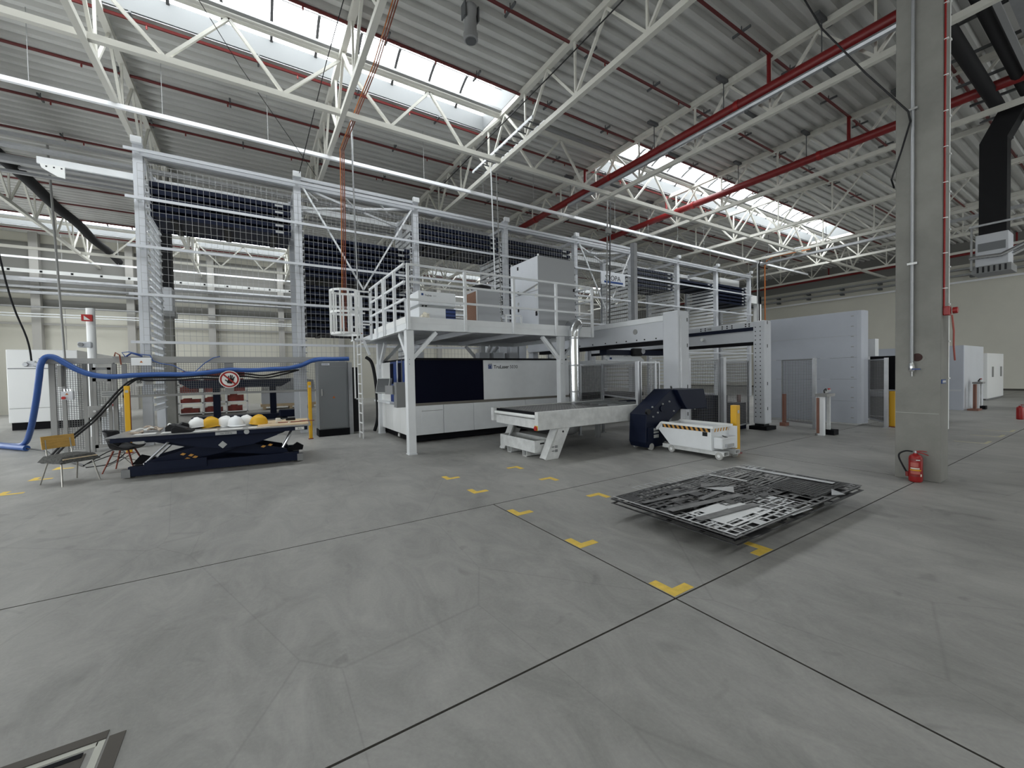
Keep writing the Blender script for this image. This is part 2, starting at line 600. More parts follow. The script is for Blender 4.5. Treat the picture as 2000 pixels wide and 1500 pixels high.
# sprinkler lines with hangers and heads
hang = MB().bar((0, -0.22, 0.02), (0, 0.22, 0.02), 0.045, 0.05).bar((0, 0, 0), (0, 0, 0.16), 0.02).build('hanger', 'fitting_grey')
head = MB().lathe([(0.016, -0.10), (0.022, -0.05), (0.012, 0.0)], (0, 0, 0), 6).build('sprinkler_head', 'dull_red')
hm, hd = hang.data, head.data
bpy.data.objects.remove(hang)
bpy.data.objects.remove(head)
class _S:
    pass
sh, sd = _S(), _S()
sh.data, sd.data = hm, hd
SPY = [3.2, 5.58, 7.97, 10.2, 12.6, 14.93, 17.4, 19.8, 22.2, 24.6, 27.0, 29.4, 32.4]
spn = ['first', 'second', 'third', 'fourth', 'fifth', 'sixth', 'seventh', 'eighth', 'ninth', 'tenth', 'eleventh', 'twelfth', 'thirteenth']
for y, nm in zip(SPY, spn):
    t = thing('sprinkler_pipe', 'thin red sprinkler pipe under the roof deck, %s from the concrete pillar' % nm, 'pipe', (0, y, 9.9), 'sprinkler pipes under the roof')
    T([(-12.4, y, 9.92), (36, y, 9.92)], 0.038, 6).build('pipe', 'sprinkler_red', t, smooth=True)
    if y < 24:
        x = -6.0 + (y * 7 % 1.7)
        while x < 27:
            inst(sh, 'hanger', (x, y, 9.92), t)
            x += 2.45
        x = -5.0 + (y * 5 % 1.7)
        while x < 20:
            inst(sd, 'sprinkler_head', (x, y, 9.9), t)
            x += 3.1

# big red mains
for x, nm, y1 in ((11.88, 'nearer', 17.5), (17.0, 'farther', 19.5)):
    t = thing('main_pipe', 'thick red sprinkler main slung beside a roof truss, the %s of two' % nm, 'pipe', (x, 8, 9.03), 'red sprinkler mains')
    T([(x - 0.22, -12, 9.03), (x - 0.22, y1, 9.03)], 0.135, 14).build('pipe', 'pipe_red', t, smooth=True)
    for y in (-3.0, 1.7, 6.4, 11.2, 16.0):
        MB().lathe([(0.155, -0.06), (0.155, 0.06)], (x - 0.22, y, 9.03), 14, 'y').build('coupling', 'red', t, smooth=True)
    for y in (SPY[1], SPY[4]):
        if y < y1:
            T([(x - 0.22, y, 9.05), (x - 0.22, y, 9.92)], 0.05, 8).build('riser', 'pipe_red', t, smooth=True)
    for y in (0.5, 4.4, 6.8, 9.2, 13.5):
        MB().bar((x - 0.22, y, 9.1), (x - 0.22, y, 10.0), 0.02).bar((x - 0.5, y, 9.98), (x + 0.2, y, 9.98), 0.12, 0.07).build('pipe_hanger', 'fitting_grey', t)

# grey conduit and tray along the near truss
t = thing('cable_tray', 'grey cable conduit and tray clipped along a roof truss', 'cable tray', (11.6, 5, 8.65))
T([(11.55, -12, 8.78), (11.55, 13.5, 8.78)], 0.08, 8).build('conduit', 'galv', t, smooth=True)
for y in (1, 4.2, 6.0, 8.4, 10.9):
    B(11.4, 11.95, y, y + 0.08, 8.58, 8.64).build('bracket', 'fitting_grey', t)
# ladder tray under the middle truss
t = thing('ladder_tray', 'white ladder cable tray lying on a truss lower chord', 'cable tray', (7.0, 10, 8.7))
for dx in (-0.3, 0.12):
    B(7.0 + dx, 7.0 + dx + 0.04, 9.3, 12.9, 8.70, 8.78).build('side_rail', 'white', t)
for k in range(13):
    B(6.7, 7.16, 9.45 + k * 0.27, 9.48 + k * 0.27, 8.68, 8.71).build('rung', 'fitting_grey', t)
# hung light lines
for y, z, xa, xb, nm in ((13.6, 8.38, -12.4, 33.7, 'over the front of the rack'), (32.4, 8.42, -12.4, 20, 'before the back wall')):
    t = thing('light_line', 'long white suspended strip light rail ' + nm, 'light rail', (8, y, z))
    B(xa, xb, y - 0.045, y + 0.045, z - 0.05, z + 0.05).build('rail', 'light_line', t)
    x = xa + 1.5
    while x < min(xb, 22):
        MB().bar((x, y, z + 0.05), (x, y, 10.07), 0.012).build('suspension_wire', 'wire', t)
        x += 2.3

t = thing('cable_tray', 'galvanised cable tray slung below the far trusses by the end of the second rooflight', 'cable tray', (27.3, 8, 8.15))
B(26.9, 27.1, 2, 14, 8.15, 8.27).build('tray', 'galv', t)
for y in (4, 7, 10, 13):
    MB().bar((27.0, y, 8.27), (27.0, y, 9.9), 0.02).build('hanger_rod', 'fitting_grey', t)
t = thing('tension_cable', 'thin dark cable stretched from the roof to the second rack upright', 'cable', (1.5, 12, 9))
T([(2.0, 8.5, 10.05), (1.75, 11.0, 9.3), (1.42, 14.25, 7.95)], 0.010, 6).build('cable', 'soft_black', t, smooth=True)
t = thing('tension_cable', 'thin dark cable crossing under the nearer rooflight', 'cable', (0, 12, 9))
T([(-1.9, 8.4, 10.05), (0.0, 11.6, 9.0), (1.9, 14.2, 8.0)], 0.008, 6).build('cable', 'soft_black', t, smooth=True)
t = thing('black_cable', 'black cable running along the middle truss', 'cable', (6.8, 8, 9.4))
T([(6.80, 4.4, 9.5), (6.78, 8, 9.42), (6.80, 12, 9.45), (6.78, 16, 9.42)], 0.016, 6).build('cable', 'black', t, smooth=True)
# roof fan
t = thing('roof_fan', 'round grey exhaust fan hanging under the roof deck', 'fan', (4.45, 8.5, 10.07))
MB().lathe([(0.13, 9.30), (0.165, 9.32), (0.165, 9.45), (0.14, 9.47), (0.14, 9.9), (0.155, 9.92), (0.155, 10.05)], (4.45, 8.5, 0), 20).build('housing', 'galv_dull', t, smooth=True)
MB().lathe([(0.12, 9.285), (0.13, 9.305)], (4.45, 8.5, 0), 20).build('inlet_grille', 'fitting_grey', t)
B(4.27, 4.30, 8.40, 8.60, 9.75, 10.07).build('mounting_bracket', 'fitting_grey', t)
B(4.60, 4.63, 8.40, 8.60, 9.75, 10.07).build('mounting_bracket', 'fitting_grey', t)

# trays, ducts and pipes under the roof at the far side
t = thing('cable_tray', 'bundle of grey cable trays running under the roof behind the rack upright', 'cable tray', (-6, 17.2, 8.3))
for dy, dz, w_, h_ in ((0, 0, 0.24, 0.08), (0.1, 0.35, 0.16, 0.06), (0.7, -0.2, 0.2, 0.12), (1.3, 0.12, 0.10, 0.10), (1.9, -0.1, 0.10, 0.08), (2.6, 0.3, 0.12, 0.08)):
    B(-12.4, 27, 17.2 + dy, 17.2 + dy + w_, 8.35 + dz, 8.35 + dz + h_).build('tray', 'galv', t)
t = thing('ventilation_duct', 'black flexible ventilation duct running under the roof', 'duct', (-6, 20, 8.6))
pts = [(-6.35 + 0.03 * math.sin(k), 13.0 + k * 0.9, 8.75 + 0.03 * math.cos(k * 1.3)) for k in range(23)]
T(pts, 0.18, 12).build('duct', 'soft_black', t, smooth=True)

# back wall services
zt = [(5.42, 0.035, 'white'), (5.56, 0.035, 'white'), (6.75, 0.09, 'galv'), (7.05, 0.07, 'galv'), (7.45, 0.14, 'galv'), (5.95, 0.05, 'galv_dull')]
t = thing('wall_pipes', 'row of pale pipes along the far hall wall', 'pipes', (0, 33.4, 6), 'pipes on the far wall')
for z, r, m_ in zt:
    T([(-12.4, 33.45, z), (38, 33.45, z)], r, 6).build('pipe', m_, t, smooth=True)
t = thing('wall_tray', 'white perforated tray running high along the far wall', 'cable tray', (0, 33, 7.9))
B(-12.4, 20, 32.9, 32.95, 7.72, 7.92).build('tray', 'bright_white', t)
for k in range(24):
    B(-12 + k * 1.2, -11.9 + k * 1.2, 32.88, 32.9, 7.77, 7.87).build('slot', 'black', t)
t = thing('end_wall_pipes', 'red and grey pipes running high along the end wall', 'pipes', (41, 8, 8.5))
T([(41.0, -12, 9.2), (41.0, 33, 9.2)], 0.10, 8).build('red_pipe', 'pipe_red', t, smooth=True)
for y in range(-10, 30, 5):
    T([(41.0, y, 9.2), (41.0, y, 10.0)], 0.05, 6).build('riser', 'pipe_red', t)
for z in (8.15, 7.75):
    B(40.9, 41.2, -12, 33, z, z + 0.12).build('tray', 'galv_dull', t)
    for k in range(16):
        B(40.9, 41.3, -10 + k * 2.4, -9.8 + k * 2.4, z - 0.15, z).build('bracket', 'fitting_grey', t)
B(41.0, 41.1, -12, 22, 7.3, 7.42).build('light_rail', 'light_line', t)

# inner concrete pillar behind the rack with a heater unit
p = struct(B(-3.05, -2.55, 20.9, 21.4, 0, 10).build('pillar', 'concrete'), 'concrete pillar behind the rack carrying a heater')
def heater(x0, x1, y0, y1, z0, label, dz=1.1, top=8.6, lean=0.5):
    t = thing('air_heater', label, 'heater', (x0, y0, z0))
    B(x0, x1, y0, y1, z0 + 0.2, z0 + dz).build('casing', 'light_grey', t, bevel=0.02)
    B(x0 - 0.06, x1 + 0.06, y0 - 0.06, y1 + 0.06, z0, z0 + 0.2).build('outlet', 'mid_grey', t)
    for k in range(6):
        B(x0 - 0.07, x0 - 0.06, y0 + 0.02 + k * (y1 - y0) / 6, y0 + 0.06 + k * (y1 - y0) / 6, z0 + 0.02, z0 + 0.18).build('vent', 'black', t)
    B(x0 - 0.005, x0, y0 + 0.05, y1 - 0.05, z0 + 0.62, z0 + 0.85).build('grille', 'cabinet_grey', t)
    xm, ym = (x0 + x1) / 2, (y0 + y1) / 2
    MB().prism([(ym - 0.26, z0 + dz), (ym + 0.26, z0 + dz), (ym + 0.26, top), (ym + 0.26 - lean, top + 0.75), (ym - 0.26 - lean, top + 0.75), (ym - 0.26, top)], 'x', xm - 0.26, xm + 0.26).build('black_duct', 'soft_black', t)
    return t
t = heater(-2.98, -2.45, 20.2, 20.85, 4.15, 'grey wall heater with black duct on the inner pillar', 1.1, 7.6, 0.0)
t = heater(17.7, 18.4, 2.30, 2.92, 4.30, 'grey air heater hanging at the end of a tall black duct', 1.1, 8.0, 0.35)
MB().tube([(17.5, 3.0, 4.75), (17.5, 2.4, 4.72), (17.6, 2.0, 4.95), (17.8, 1.2, 5.1), (17.8, -2, 5.2)], 0.05, 8).build('pipe', 'silver', t, smooth=True)
MB().tube([(17.55, 2.2, 4.70), (17.65, 1.9, 4.88), (17.85, 1.1, 5.0), (17.85, -2, 5.1)], 0.05, 8).build('pipe', 'silver', t, smooth=True)
B(17.55, 17.6, 2.95, 2.99, 4.4, 5.6).build('hanger_rod', 'galv_dull', t)
MB().bar((17.5, 3.0, 5.62), (17.5, 1.9, 5.62), 0.05).build('hanger_rail', 'galv', t)
# black pipes and trays over the pillar
t = thing('ceiling_services', 'black insulated pipes and grey trays under the roof beyond the pillar', 'pipes', (12, 2.2, 9))
T([(6, 2.55, 8.95), (17.9, 2.55, 8.95)], 0.15, 10).build('pipe', 'soft_black', t, smooth=True)
T([(6, 2.05, 9.05), (17.9, 2.05, 9.05)], 0.12, 10).build('pipe', 'soft_black', t, smooth=True)
B(6, 30, 1.35, 1.75, 9.1, 9.2).build('tray', 'galv', t)
B(6, 30, 1.8, 1.9, 8.9, 8.95).build('tray', 'galv_dull', t)
T([(18, 1.85, 8.4), (30, 1.85, 8.4)], 0.10, 8).build('pipe', 'soft_black', t, smooth=True)
for k in range(8):
    B(9 + k * 1.5, 9.06 + k * 1.5, 0.9, 3.1, 9.25, 9.31).build('support', 'fitting_grey', t)

# the near concrete pillar
p = struct(B(8.36, 8.75, 1.70, 2.20, 0, 10).build('pillar', 'concrete', bevel=0.012), 'tall square grey concrete pillar beside the aisle')
B(8.358, 8.37, 1.72, 2.19, 1.0, 1.004).build('cast_line', 'pale_concrete', p)
t = thing('compressed_air_pipe', 'thin grey pipe with a blue valve running down the pillar', 'pipe', (8.3, 2.0, 1.6))
T([(8.325, 2.0, 1.75), (8.325, 2.0, 9.8)], 0.022, 8).build('pipe', 'galv', t, smooth=True)
MB().lathe([(0.03, 1.62), (0.04, 1.64), (0.04, 1.70), (0.03, 1.75)], (8.325, 2.0, 0), 10).build('valve', 'silver', t, smooth=True)
B(8.28, 8.30, 1.90, 1.99, 1.645, 1.665).build('valve_handle', 'blue', t)
T([(8.325, 2.0, 1.55), (8.325, 2.0, 1.62)], 0.014, 8).build('nozzle', 'silver', t)
for z in (3.2, 5.45, 7.5):
    B(8.29, 8.36, 1.94, 2.05, z, z + 0.03).build('clamp', 'silver', t)
t = thing('socket_recess', 'dark round hole in the pillar beside the air valve', 'recess', (8.355, 1.96, 1.83))
MB().lathe([(0.06, -0.004), (0.055, 0.001)], (8.356, 1.95, 1.83), 14, 'x').build('recess_plug', 'recess_brown', t)
MB().lathe([(0.085, -0.002), (0.085, 0.001)], (8.358, 1.95, 1.83), 14, 'x').build('plaster_ring', 'concrete', t)
t = thing('black_cable', 'black cable slung from the roof and tied to the pillar', 'cable', (8.3, 2, 5.5))
T([(7.4, 3.4, 8.4), (7.7, 2.9, 7.0), (8.0, 2.45, 6.15), (8.28, 2.04, 5.45), (8.30, 2.02, 5.3), (8.29, 2.12, 4.9), (8.33, 2.24, 4.55), (8.45, 2.24, 4.45)], 0.012, 6).build('cable', 'black', t, smooth=True)
t = thing('alarm_riser', 'red cable and white conduit with a red sounder on the pillar side', 'alarm', (8.5, 1.66, 1))
T([(8.42, 1.685, 2.52), (8.42, 1.685, 9.5)], 0.012, 8).build('red_cable', 'red', t, smooth=True)
T([(8.78, 1.72, 0.75), (8.78, 1.72, 9.5)], 0.020, 8).build('white_conduit', 'bright_white', t, smooth=True)
for k in range(13):
    B(8.75, 8.80, 1.69, 1.75, 1.5 + k * 0.55, 1.52 + k * 0.55).build('clip', 'bright_white', t)
    B(8.40, 8.44, 1.65, 1.70, 2.8 + k * 0.5, 2.81 + k * 0.5).build('cable_tie', 'bright_white', t)
B(8.42, 8.53, 1.63, 1.70, 2.42, 2.55).build('sounder_base', 'red', t, bevel=0.01)
MB().lathe([(0.042, -0.05), (0.046, -0.045), (0.046, 0.0)], (8.55, 1.62, 2.49), 12, 'y').build('sounder', 'red', t, smooth=True)
T([(8.50, 1.62, 2.42), (8.60, 1.62, 2.2), (8.70, 1.64, 2.0), (8.80, 1.65, 1.85), (8.88, 1.66, 1.78)], 0.011, 6).build('loose_cable', 'salmon', t, smooth=True)
t = thing('pillar_sign', 'small blue sign plate on the pale side of the pillar', 'sign', (8.5, 1.69, 1.45))
B(8.37, 8.56, 1.688, 1.70, 1.44, 1.50).build('plate', 'logo_blue', t)
for k in range(5):
    B(8.39 + k * 0.033, 8.41 + k * 0.033, 1.686, 1.689, 1.455, 1.485).build('mark', 'paper', t)

# yellow corner marks taped on the floor
def corner(x, y, sx, sy, label, m_='mark_yellow', L=0.24, Wd=0.085):
    o = MB()
    o.box(min(x, x + sx * L), max(x, x + sx * L), min(y, y + sy * Wd), max(y, y + sy * Wd), 0, 0.002)
    o.box(min(x, x + sx * Wd), max(x, x + sx * Wd), min(y + sy * Wd, y + sy * L), max(y + sy * Wd, y + sy * L), 0, 0.002)
    tag(o.build('floor_mark', m_), label, 'floor mark', 'taped corner marks on the floor')
for i, y in enumerate((1.95, 3.0, 4.12, 5.25, 6.22)):
    corner(2.645, y, 1, 1, 'yellow corner mark along the joint, ' + ['at the crossing of two floor joints', 'second from the joint crossing', 'just before the long joint', 'first beyond the long joint', 'nearest the platform post'][i])
corner(4.10, 1.945, -1, 1, 'yellow corner mark at the corner of the scrap pile shadow')
for i, y in enumerate((4.25, 5.36, 6.36)):
    corner(4.10, y, -1, -1, 'yellow corner mark before the shuttle table, ' + ['nearest the scrap pile', 'between the other two', 'nearest the table leg'][i])
for i, y in enumerate((9.45, 10.56, 11.6)):
    corner(-3.35, y, 1, 1, 'faded yellow corner mark by the wooden chair, ' + ['nearest the viewer', 'middle one', 'behind the chair'][i], L=0.30)
for i, x in enumerate((13.3, 14.75, 16.1)):
    corner(x, 2.0, 1, 1, 'pale worn mark on the floor beyond the pillar, ' + ['nearest it', 'middle one', 'farthest from it'][i], 'pale_mark', 0.5, 0.06)
# floor channel cover at the near edge
t = thing('floor_hatch', 'metal floor hatch frame sunk into the concrete at the near edge', 'hatch', (-0.9, 2.4, 0))
B(-1.9, -0.635, 2.68, 2.735, 0, 0.004).build('frame_edge', 'hatch_brown', t)
B(-1.9, -0.66, 2.645, 2.672, 0, 0.003).build('bright_lip', 'pale_concrete', t)
B(-0.625, -0.565, 1.6, 2.685, 0, 0.004).build('frame_side', 'hatch_brown', t)
B(-0.665, -0.635, 1.6, 2.672, 0, 0.003).build('bright_lip', 'pale_concrete', t)
B(-1.9, -0.69, 1.6, 2.62, 0, 0.003).build('cover', 'hatch_brown', t)
B(-1.9, -0.70, 2.60, 2.63, 0.003, 0.005).build('gap_seal', 'near_black', t)  # near-black strip painting the shadowed gap along the cover edge
# ================================================================== sheet storage rack
RX = [-2.43, 1.26, 5.02, 8.80, 12.52, 16.2, 19.9, 23.6, 27.3]
YF, YB = 14.3, 16.2
rack = thing('storage_rack', 'long white steel sheet storage rack with tall uprights and wire mesh front', 'rack', (12, 15, 0))
def ipost(x, y, z1, d=0.22):
    m = MB()
    m.box(x, x + 0.20, y, y + 0.025, 0, z1)
    m.box(x, x + 0.20, y + d - 0.025, y + d, 0, z1)
    m.box(x + 0.08, x + 0.12, y + 0.025, y + d - 0.025, 0, z1)
    return m
br0 = None
for i, x in enumerate(RX):
    B(x, x + 0.20, YF, YF + 0.20, 0, 7.92).build('upright', 'light_grey', rack)
    ipost(x, YB, 7.8).build('upright', 'light_grey', rack)
    for k in range(31):
        z = 0.9 + k * 0.2
        s_right = x < 0.6 or i == 1
        if br0 is None:
            br0 = MB().box(0, 0.07, 0.16, 1.92, 0, 0.03).box(0.0, 0.012, 0.16, 1.92, 0.03, 0.13).build('shelf_bracket', 'white', rack)
            br0.location += Vector((x + 0.20, YF, z))
        else:
            inst(br0, 'shelf_bracket', Vector((x + (0.20 if s_right else -0.07), YF, z)) + org(rack), rack)
    B(x - 0.01, x + 0.21, YF - 0.12, YF + 0.0, 7.86, 8.02).build('head_plate', 'white', rack)
for a, b in zip(RX, RX[1:]):
    m = MB().box(a + 0.2, b, YF, YF + 0.05, 7.58, 7.78).box(a + 0.2, b, YF + 0.05, YF + 0.11, 7.58, 7.60).box(a + 0.2, b, YF + 0.05, YF + 0.11, 7.76, 7.78)
    m.build('top_beam', 'light_grey', rack)
    B(a + 0.2, b, YB, YB + 0.07, 7.55, 7.75).build('top_beam', 'white', rack)
for x in RX:
    B(x + 0.04, x + 0.16, YF + 0.2, YB, 7.6, 7.72).build('cross_beam', 'light_grey', rack)
for z in (7.66, 6.44, 5.20, 3.96, 2.72):
    B(-2.58, 27.4, YF - 0.16, YF - 0.12, z - 0.035, z + 0.035).build('front_rail', 'light_grey', rack)
    for x in RX:
        B(x + 0.05, x + 0.15, YF - 0.12, YF, z - 0.04, z + 0.0).build('rail_bracket', 'white', rack)
# arm beam off the first upright
B(-4.2, -2.43, YF + 0.2, YF + 0.27, 7.00, 7.16).build('arm_beam', 'white', rack)
MB().prism([(-4.15, 7.0), (-3.72, 7.0), (-3.72, 6.72), (-3.85, 6.74), (-4.12, 6.9)], 'y', YF + 0.18, YF + 0.2).build('arm_plate', 'bright_white', rack)
for k in range(3):
    B(-4.05 + k * 0.13, -4.02 + k * 0.13, YF + 0.175, YF + 0.18, 6.93, 6.96).build('bolt_hole', 'black', rack)
# gusset at the first upright
MB().prism([(YF + 0.22, 7.7), (YF + 0.22, 6.95), (YF + 0.85, 6.95), (YF + 0.85, 7.3)], 'x', -2.2, -2.19).build('gusset', 'bright_white', rack)
# bracing crosses in the second and fifth bay
for a, b in ((RX[1] + 0.2, RX[2]), (RX[4] + 0.2, RX[5])):
    mid = (a + b) / 2
    MB().bar((a + 0.05, YF - 0.05, 7.6), (mid, YF - 0.05, 4.6), 0.05).build('brace', 'white', rack)
    MB().bar((b - 0.05, YF - 0.05, 7.6), (mid, YF - 0.05, 4.6), 0.05).build('brace', 'white', rack)
    B(a, b, YF + 0.0, YF + 0.06, 7.82, 7.92).build('top_beam', 'light_grey', rack)
    L = b - a
    for k in range(6):
        MB().bar((a + L * k / 6, YF + 0.1, 7.68), (a + L * (k + 1) / 6, YF + 1.0, 7.68) if k % 2 == 0 else (a + L * (k + 1) / 6, YF + 0.1, 7.68), 0.05).build('lattice_bar', 'bright_white', rack)
    MB().bar((a, YF + 0.15, 7.66), (b, YB, 7.6), 0.07).build('roof_brace', 'white', rack)
    MB().bar((b, YF + 0.15, 7.66), (a, YB, 7.6), 0.07).build('roof_brace', 'white', rack)
    B(mid - 0.35, mid + 0.35, YF + 0.85, YF + 1.2, 7.58, 7.68).build('node_plate', 'light_grey', rack)
# wire mesh front panels
def grid(m, p, q, z0, z1, pu, pv, wd):
    p, q = Vector((*p, 0)), Vector((*q, 0))
    L = (q - p).length
    nu, nv = max(1, round(L / pu)), max(1, round((z1 - z0) / pv))
    for i in range(nu + 1):
        c = p.lerp(q, i / nu)
        m.bar((c.x, c.y, z0), (c.x, c.y, z1), wd, cap=False)
    for j in range(nv + 1):
        z = z0 + (z1 - z0) * j / nv
        m.bar((p.x, p.y, z), (q.x, q.y, z), wd, cap=False)
    return m
for i in range(6):
    grid(MB(), (RX[i] + 0.1, YF - 0.10), (RX[i + 1] + 0.1, YF - 0.10), 2.3, 7.35, 0.135, 0.205, 0.0065).build('wire_mesh', 'wire', rack)
# end frame past the rack
t = thing('end_portal', 'white steel end portal standing past the rack', 'portal', (28.5, 14.4, 0))
B(28.35, 28.75, 14.3, 14.6, 0, 6.5).build('upright', 'bright_white', t)
B(27.5, 28.75, 14.3, 14.6, 6.0, 6.5).build('beam', 'bright_white', t)
MB().bar((27.6, 14.4, 4.4), (28.4, 14.4, 3.3), 0.14).build('brace', 'bright_white', t)
B(25.0, 27.2, 14.9, 15.2, 7.05, 7.5).build('hood', 'bright_white', t)

# dark sheet cassettes stored in the rack
def cassette(a, b, z, label, group):
    t = thing('sheet_cassette', label, 'cassette', (a, YF + 0.22, z), group)
    x0, x1, y0, y1 = a, b, YF + 0.22, YB - 0.12
    m = MB().box(x0, x1, y0, y0 + 0.05, z, z + 0.12).box(x0, x1, y1 - 0.05, y1, z, z + 0.12)
    m.box(x0, x0 + 0.05, y0 + 0.05, y1 - 0.05, z, z + 0.12).box(x1 - 0.05, x1, y0 + 0.05, y1 - 0.05, z, z + 0.12)
    m.build('rim', 'navy', t)
    B(x0 + 0.05, x1 - 0.05, y0 + 0.05, y1 - 0.05, z + 0.02, z + 0.05).build('tray', 'navy', t)
    for k in range(3):
        B(x0 + 0.4 + k * 1.2, x0 + 0.55 + k * 1.2, y0 + 0.05, y1 - 0.05, z - 0.03, z + 0.02).build('runner', 'black', t)
    B(x1 - 0.42, x1 - 0.2, y0 - 0.006, y0, z + 0.03, z + 0.09).build('label_plate', 'label_grey', t)
    return t
bays = [(0, [7.0, 6.8, 6.6, 6.4, 6.2], 'first'), (1, [6.2, 6.0, 5.8, 5.6, 5.4, 5.2, 5.0, 4.6, 4.4, 4.2, 4.0, 3.8, 3.6, 3.4, 3.2], 'second'), (2, [7.2, 7.0, 6.8, 6.6], 'third'),
        (3, [7.2, 7.0, 6.8, 6.6, 6.4, 6.2, 6.0, 5.8, 5.6, 5.4, 5.2, 5.0, 4.8, 4.6, 4.4, 4.2], 'fourth'), (5, [7.0, 6.8, 6.6, 6.4, 6.2], 'sixth'), (6, [6.8, 6.6], 'seventh'), (7, [6.9, 6.7, 6.5, 6.3, 6.1, 5.9], 'last')]
for i, zs, nm in bays:
    for k, z in enumerate(zs):
        cassette(RX[i] + 0.28, RX[i + 1] - 0.08, z - 0.07, 'dark blue sheet cassette in the %s rack bay, %s of its stack' % (nm, ORD[k] + ('' if k == 0 else ' from top')), 'sheet cassettes in the rack')

# sign board on the rack
t = thing('sign_board', 'pale sign board with black letters fixed to the rack rail', 'sign', (13.5, 14.05, 5.8))
B(13.95, 15.55, 14.08, 14.11, 5.85, 6.40).build('board', 'light_grey', t)
text('STOPA', 0.34, (14.2, 14.075, 6.06), FRONT, 'black', t)
B(14.15, 15.4, 14.07, 14.08, 5.93, 6.02).build('underline', 'logo_blue', t)

# hanging cables and conduits
t = thing('orange_cables', 'orange and brown cables hanging from the roof truss to the platform', 'cables', (2.3, 12.6, 3))
for dx, m_ in ((-0.05, 'orange'), (0.0, 'brown_cable'), (0.05, 'brown_cable')):
    T([(2.9 + dx, 8.6, 9.98), (2.75 + dx, 10.2, 9.2), (2.5 + dx, 12.0, 8.55), (2.38 + dx, 12.6, 8.2), (2.36 + dx, 12.6, 6), (2.30 + dx, 12.6, 3.15), (2.34 + dx, 12.6, 3.02), (2.8, 12.6, 2.98)], 0.014, 6).build('cable', m_, t, smooth=True)
t = thing('drop_conduit', 'thin grey conduit hanging straight down beside the orange cables', 'conduit', (2.75, 12.6, 3))
T([(2.60, 12.4, 9.0), (2.72, 12.6, 3.0)], 0.022, 8).build('conduit', 'galv', t, smooth=True)
t = thing('cable_ladder', 'narrow upright cable ladder dropping from a truss to the platform', 'cable ladder', (7.0, 12, 4))
for dx in (-0.02, 0.18):
    MB().bar((6.95 + dx, 12, 8.6), (7.05 + dx, 12, 3.1), 0.03).build('stile', 'white' if dx < 0 else 'fence_grey', t)
for k in range(18):
    B(6.97, 7.22, 11.99, 12.01, 3.3 + k * 0.3, 3.32 + k * 0.3).build('rung', 'fitting_grey', t)
t = thing('cable_ladder', 'dark upright cable ladder dropping past the gantry beam', 'cable ladder', (12.3, 12, 3.6))
for dx in (0, 0.16):
    MB().bar((12.3 + dx, 12, 8.6), (12.15 + dx, 12, 3.2), 0.035).build('stile', 'fence_grey' if dx == 0 else 'fitting_grey', t)
for k in range(18):
    B(12.2, 12.42, 11.99, 12.01, 3.3 + k * 0.3, 3.32 + k * 0.3).build('rung', 'fitting_grey', t)
B(12.15, 12.35, 11.85, 11.99, 7.25, 7.45).build('junction_box', 'fence_grey', t)
t = thing('steel_mast', 'plain grey steel mast standing among the rack uprights', 'mast', (14.1, 12.2, 0))
B(14.05, 14.25, 12.2, 12.4, 0, 7.25).build('mast', 'galv', t)
t = thing('drop_conduit', 'grey and black conduits bending down at the rack end', 'conduit', (26.8, 13.6, 4))
for dx, m_ in ((0, 'galv'), (0.2, 'black'), (0.9, 'orange')):
    T([(26.5 + dx, 10.9, 8.55), (26.7 + dx, 13.0, 8.65), (26.7 + dx, 13.4, 8.5), (26.7 + dx, 13.5, 8.2), (26.7 + dx, 13.5, 3.2)], 0.035, 6).build('conduit', m_, t, smooth=True)

# ================================================================== loading station fence in front of the rack
YFE = 13.85
fe = thing('safety_fence', 'grey steel safety fence with gate before the storage rack', 'fence', (-1, YFE, 0))
for x, w_ in ((-3.98, 0.10), (-3.78, 0.07), (-3.42, 0.07), (-3.30, 0.05), (-2.90, 0.08), (-2.72, 0.09), (1.66, 0.09)):
    B(x, x + w_, YFE, YFE + 0.08, 0, 2.15).build('post', 'fence_grey', fe)
B(-4.10, -2.86, YFE - 0.08, YFE + 0.10, 2.15, 2.28).build('top_beam', 'fence_grey', fe)
B(-2.86, 1.86, YFE - 0.08, YFE + 0.10, 2.17, 2.33).build('top_beam', 'fence_grey', fe)
B(-2.72, 1.72, YFE, YFE + 0.05, 1.30, 1.36).build('panel_rail', 'fence_grey', fe)
B(-0.62, -0.42, YFE - 0.01, YFE + 0.05, 1.36, 2.17).build('panel_stile', 'fence_grey', fe)
grid(MB(), (-2.65, YFE + 0.03), (1.68, YFE + 0.03), 1.36, 2.17, 0.05, 0.05, 0.007).build('wire_mesh', 'dark_wire', fe)
grid(MB(), (-3.90, YFE + 0.04), (-3.42, YFE + 0.04), 0.1, 2.15, 0.045, 0.045, 0.008).build('wire_mesh', 'dark_wire', fe)
grid(MB(), (-2.86, YFE + 0.04), (-2.68, YFE + 0.04), 0.1, 2.15, 0.045, 0.045, 0.008).build('wire_mesh', 'dark_wire', fe)
gt = B(-3.24, -3.18, YFE - 0.03, YFE + 0.03, 0.10, 2.06).box(-2.98, -2.92, YFE - 0.03, YFE + 0.03, 0.10, 2.06).box(-3.24, -2.92, YFE - 0.03, YFE + 0.03, 2.0, 2.06).box(-3.24, -2.92, YFE - 0.03, YFE + 0.03, 1.72, 1.80).box(-3.24, -2.92, YFE - 0.03, YFE + 0.03, 0.10, 0.18).build('gate', 'fence_grey', fe)
grid(MB(), (-3.18, YFE), (-2.98, YFE), 0.18, 1.72, 0.045, 0.045, 0.008).build('wire_mesh', 'dark_wire', gt)
B(-3.34, -3.02, YFE - 0.06, YFE - 0.03, 0.85, 1.13).build('lock_plate', 'fence_grey', gt, bevel=0.02)
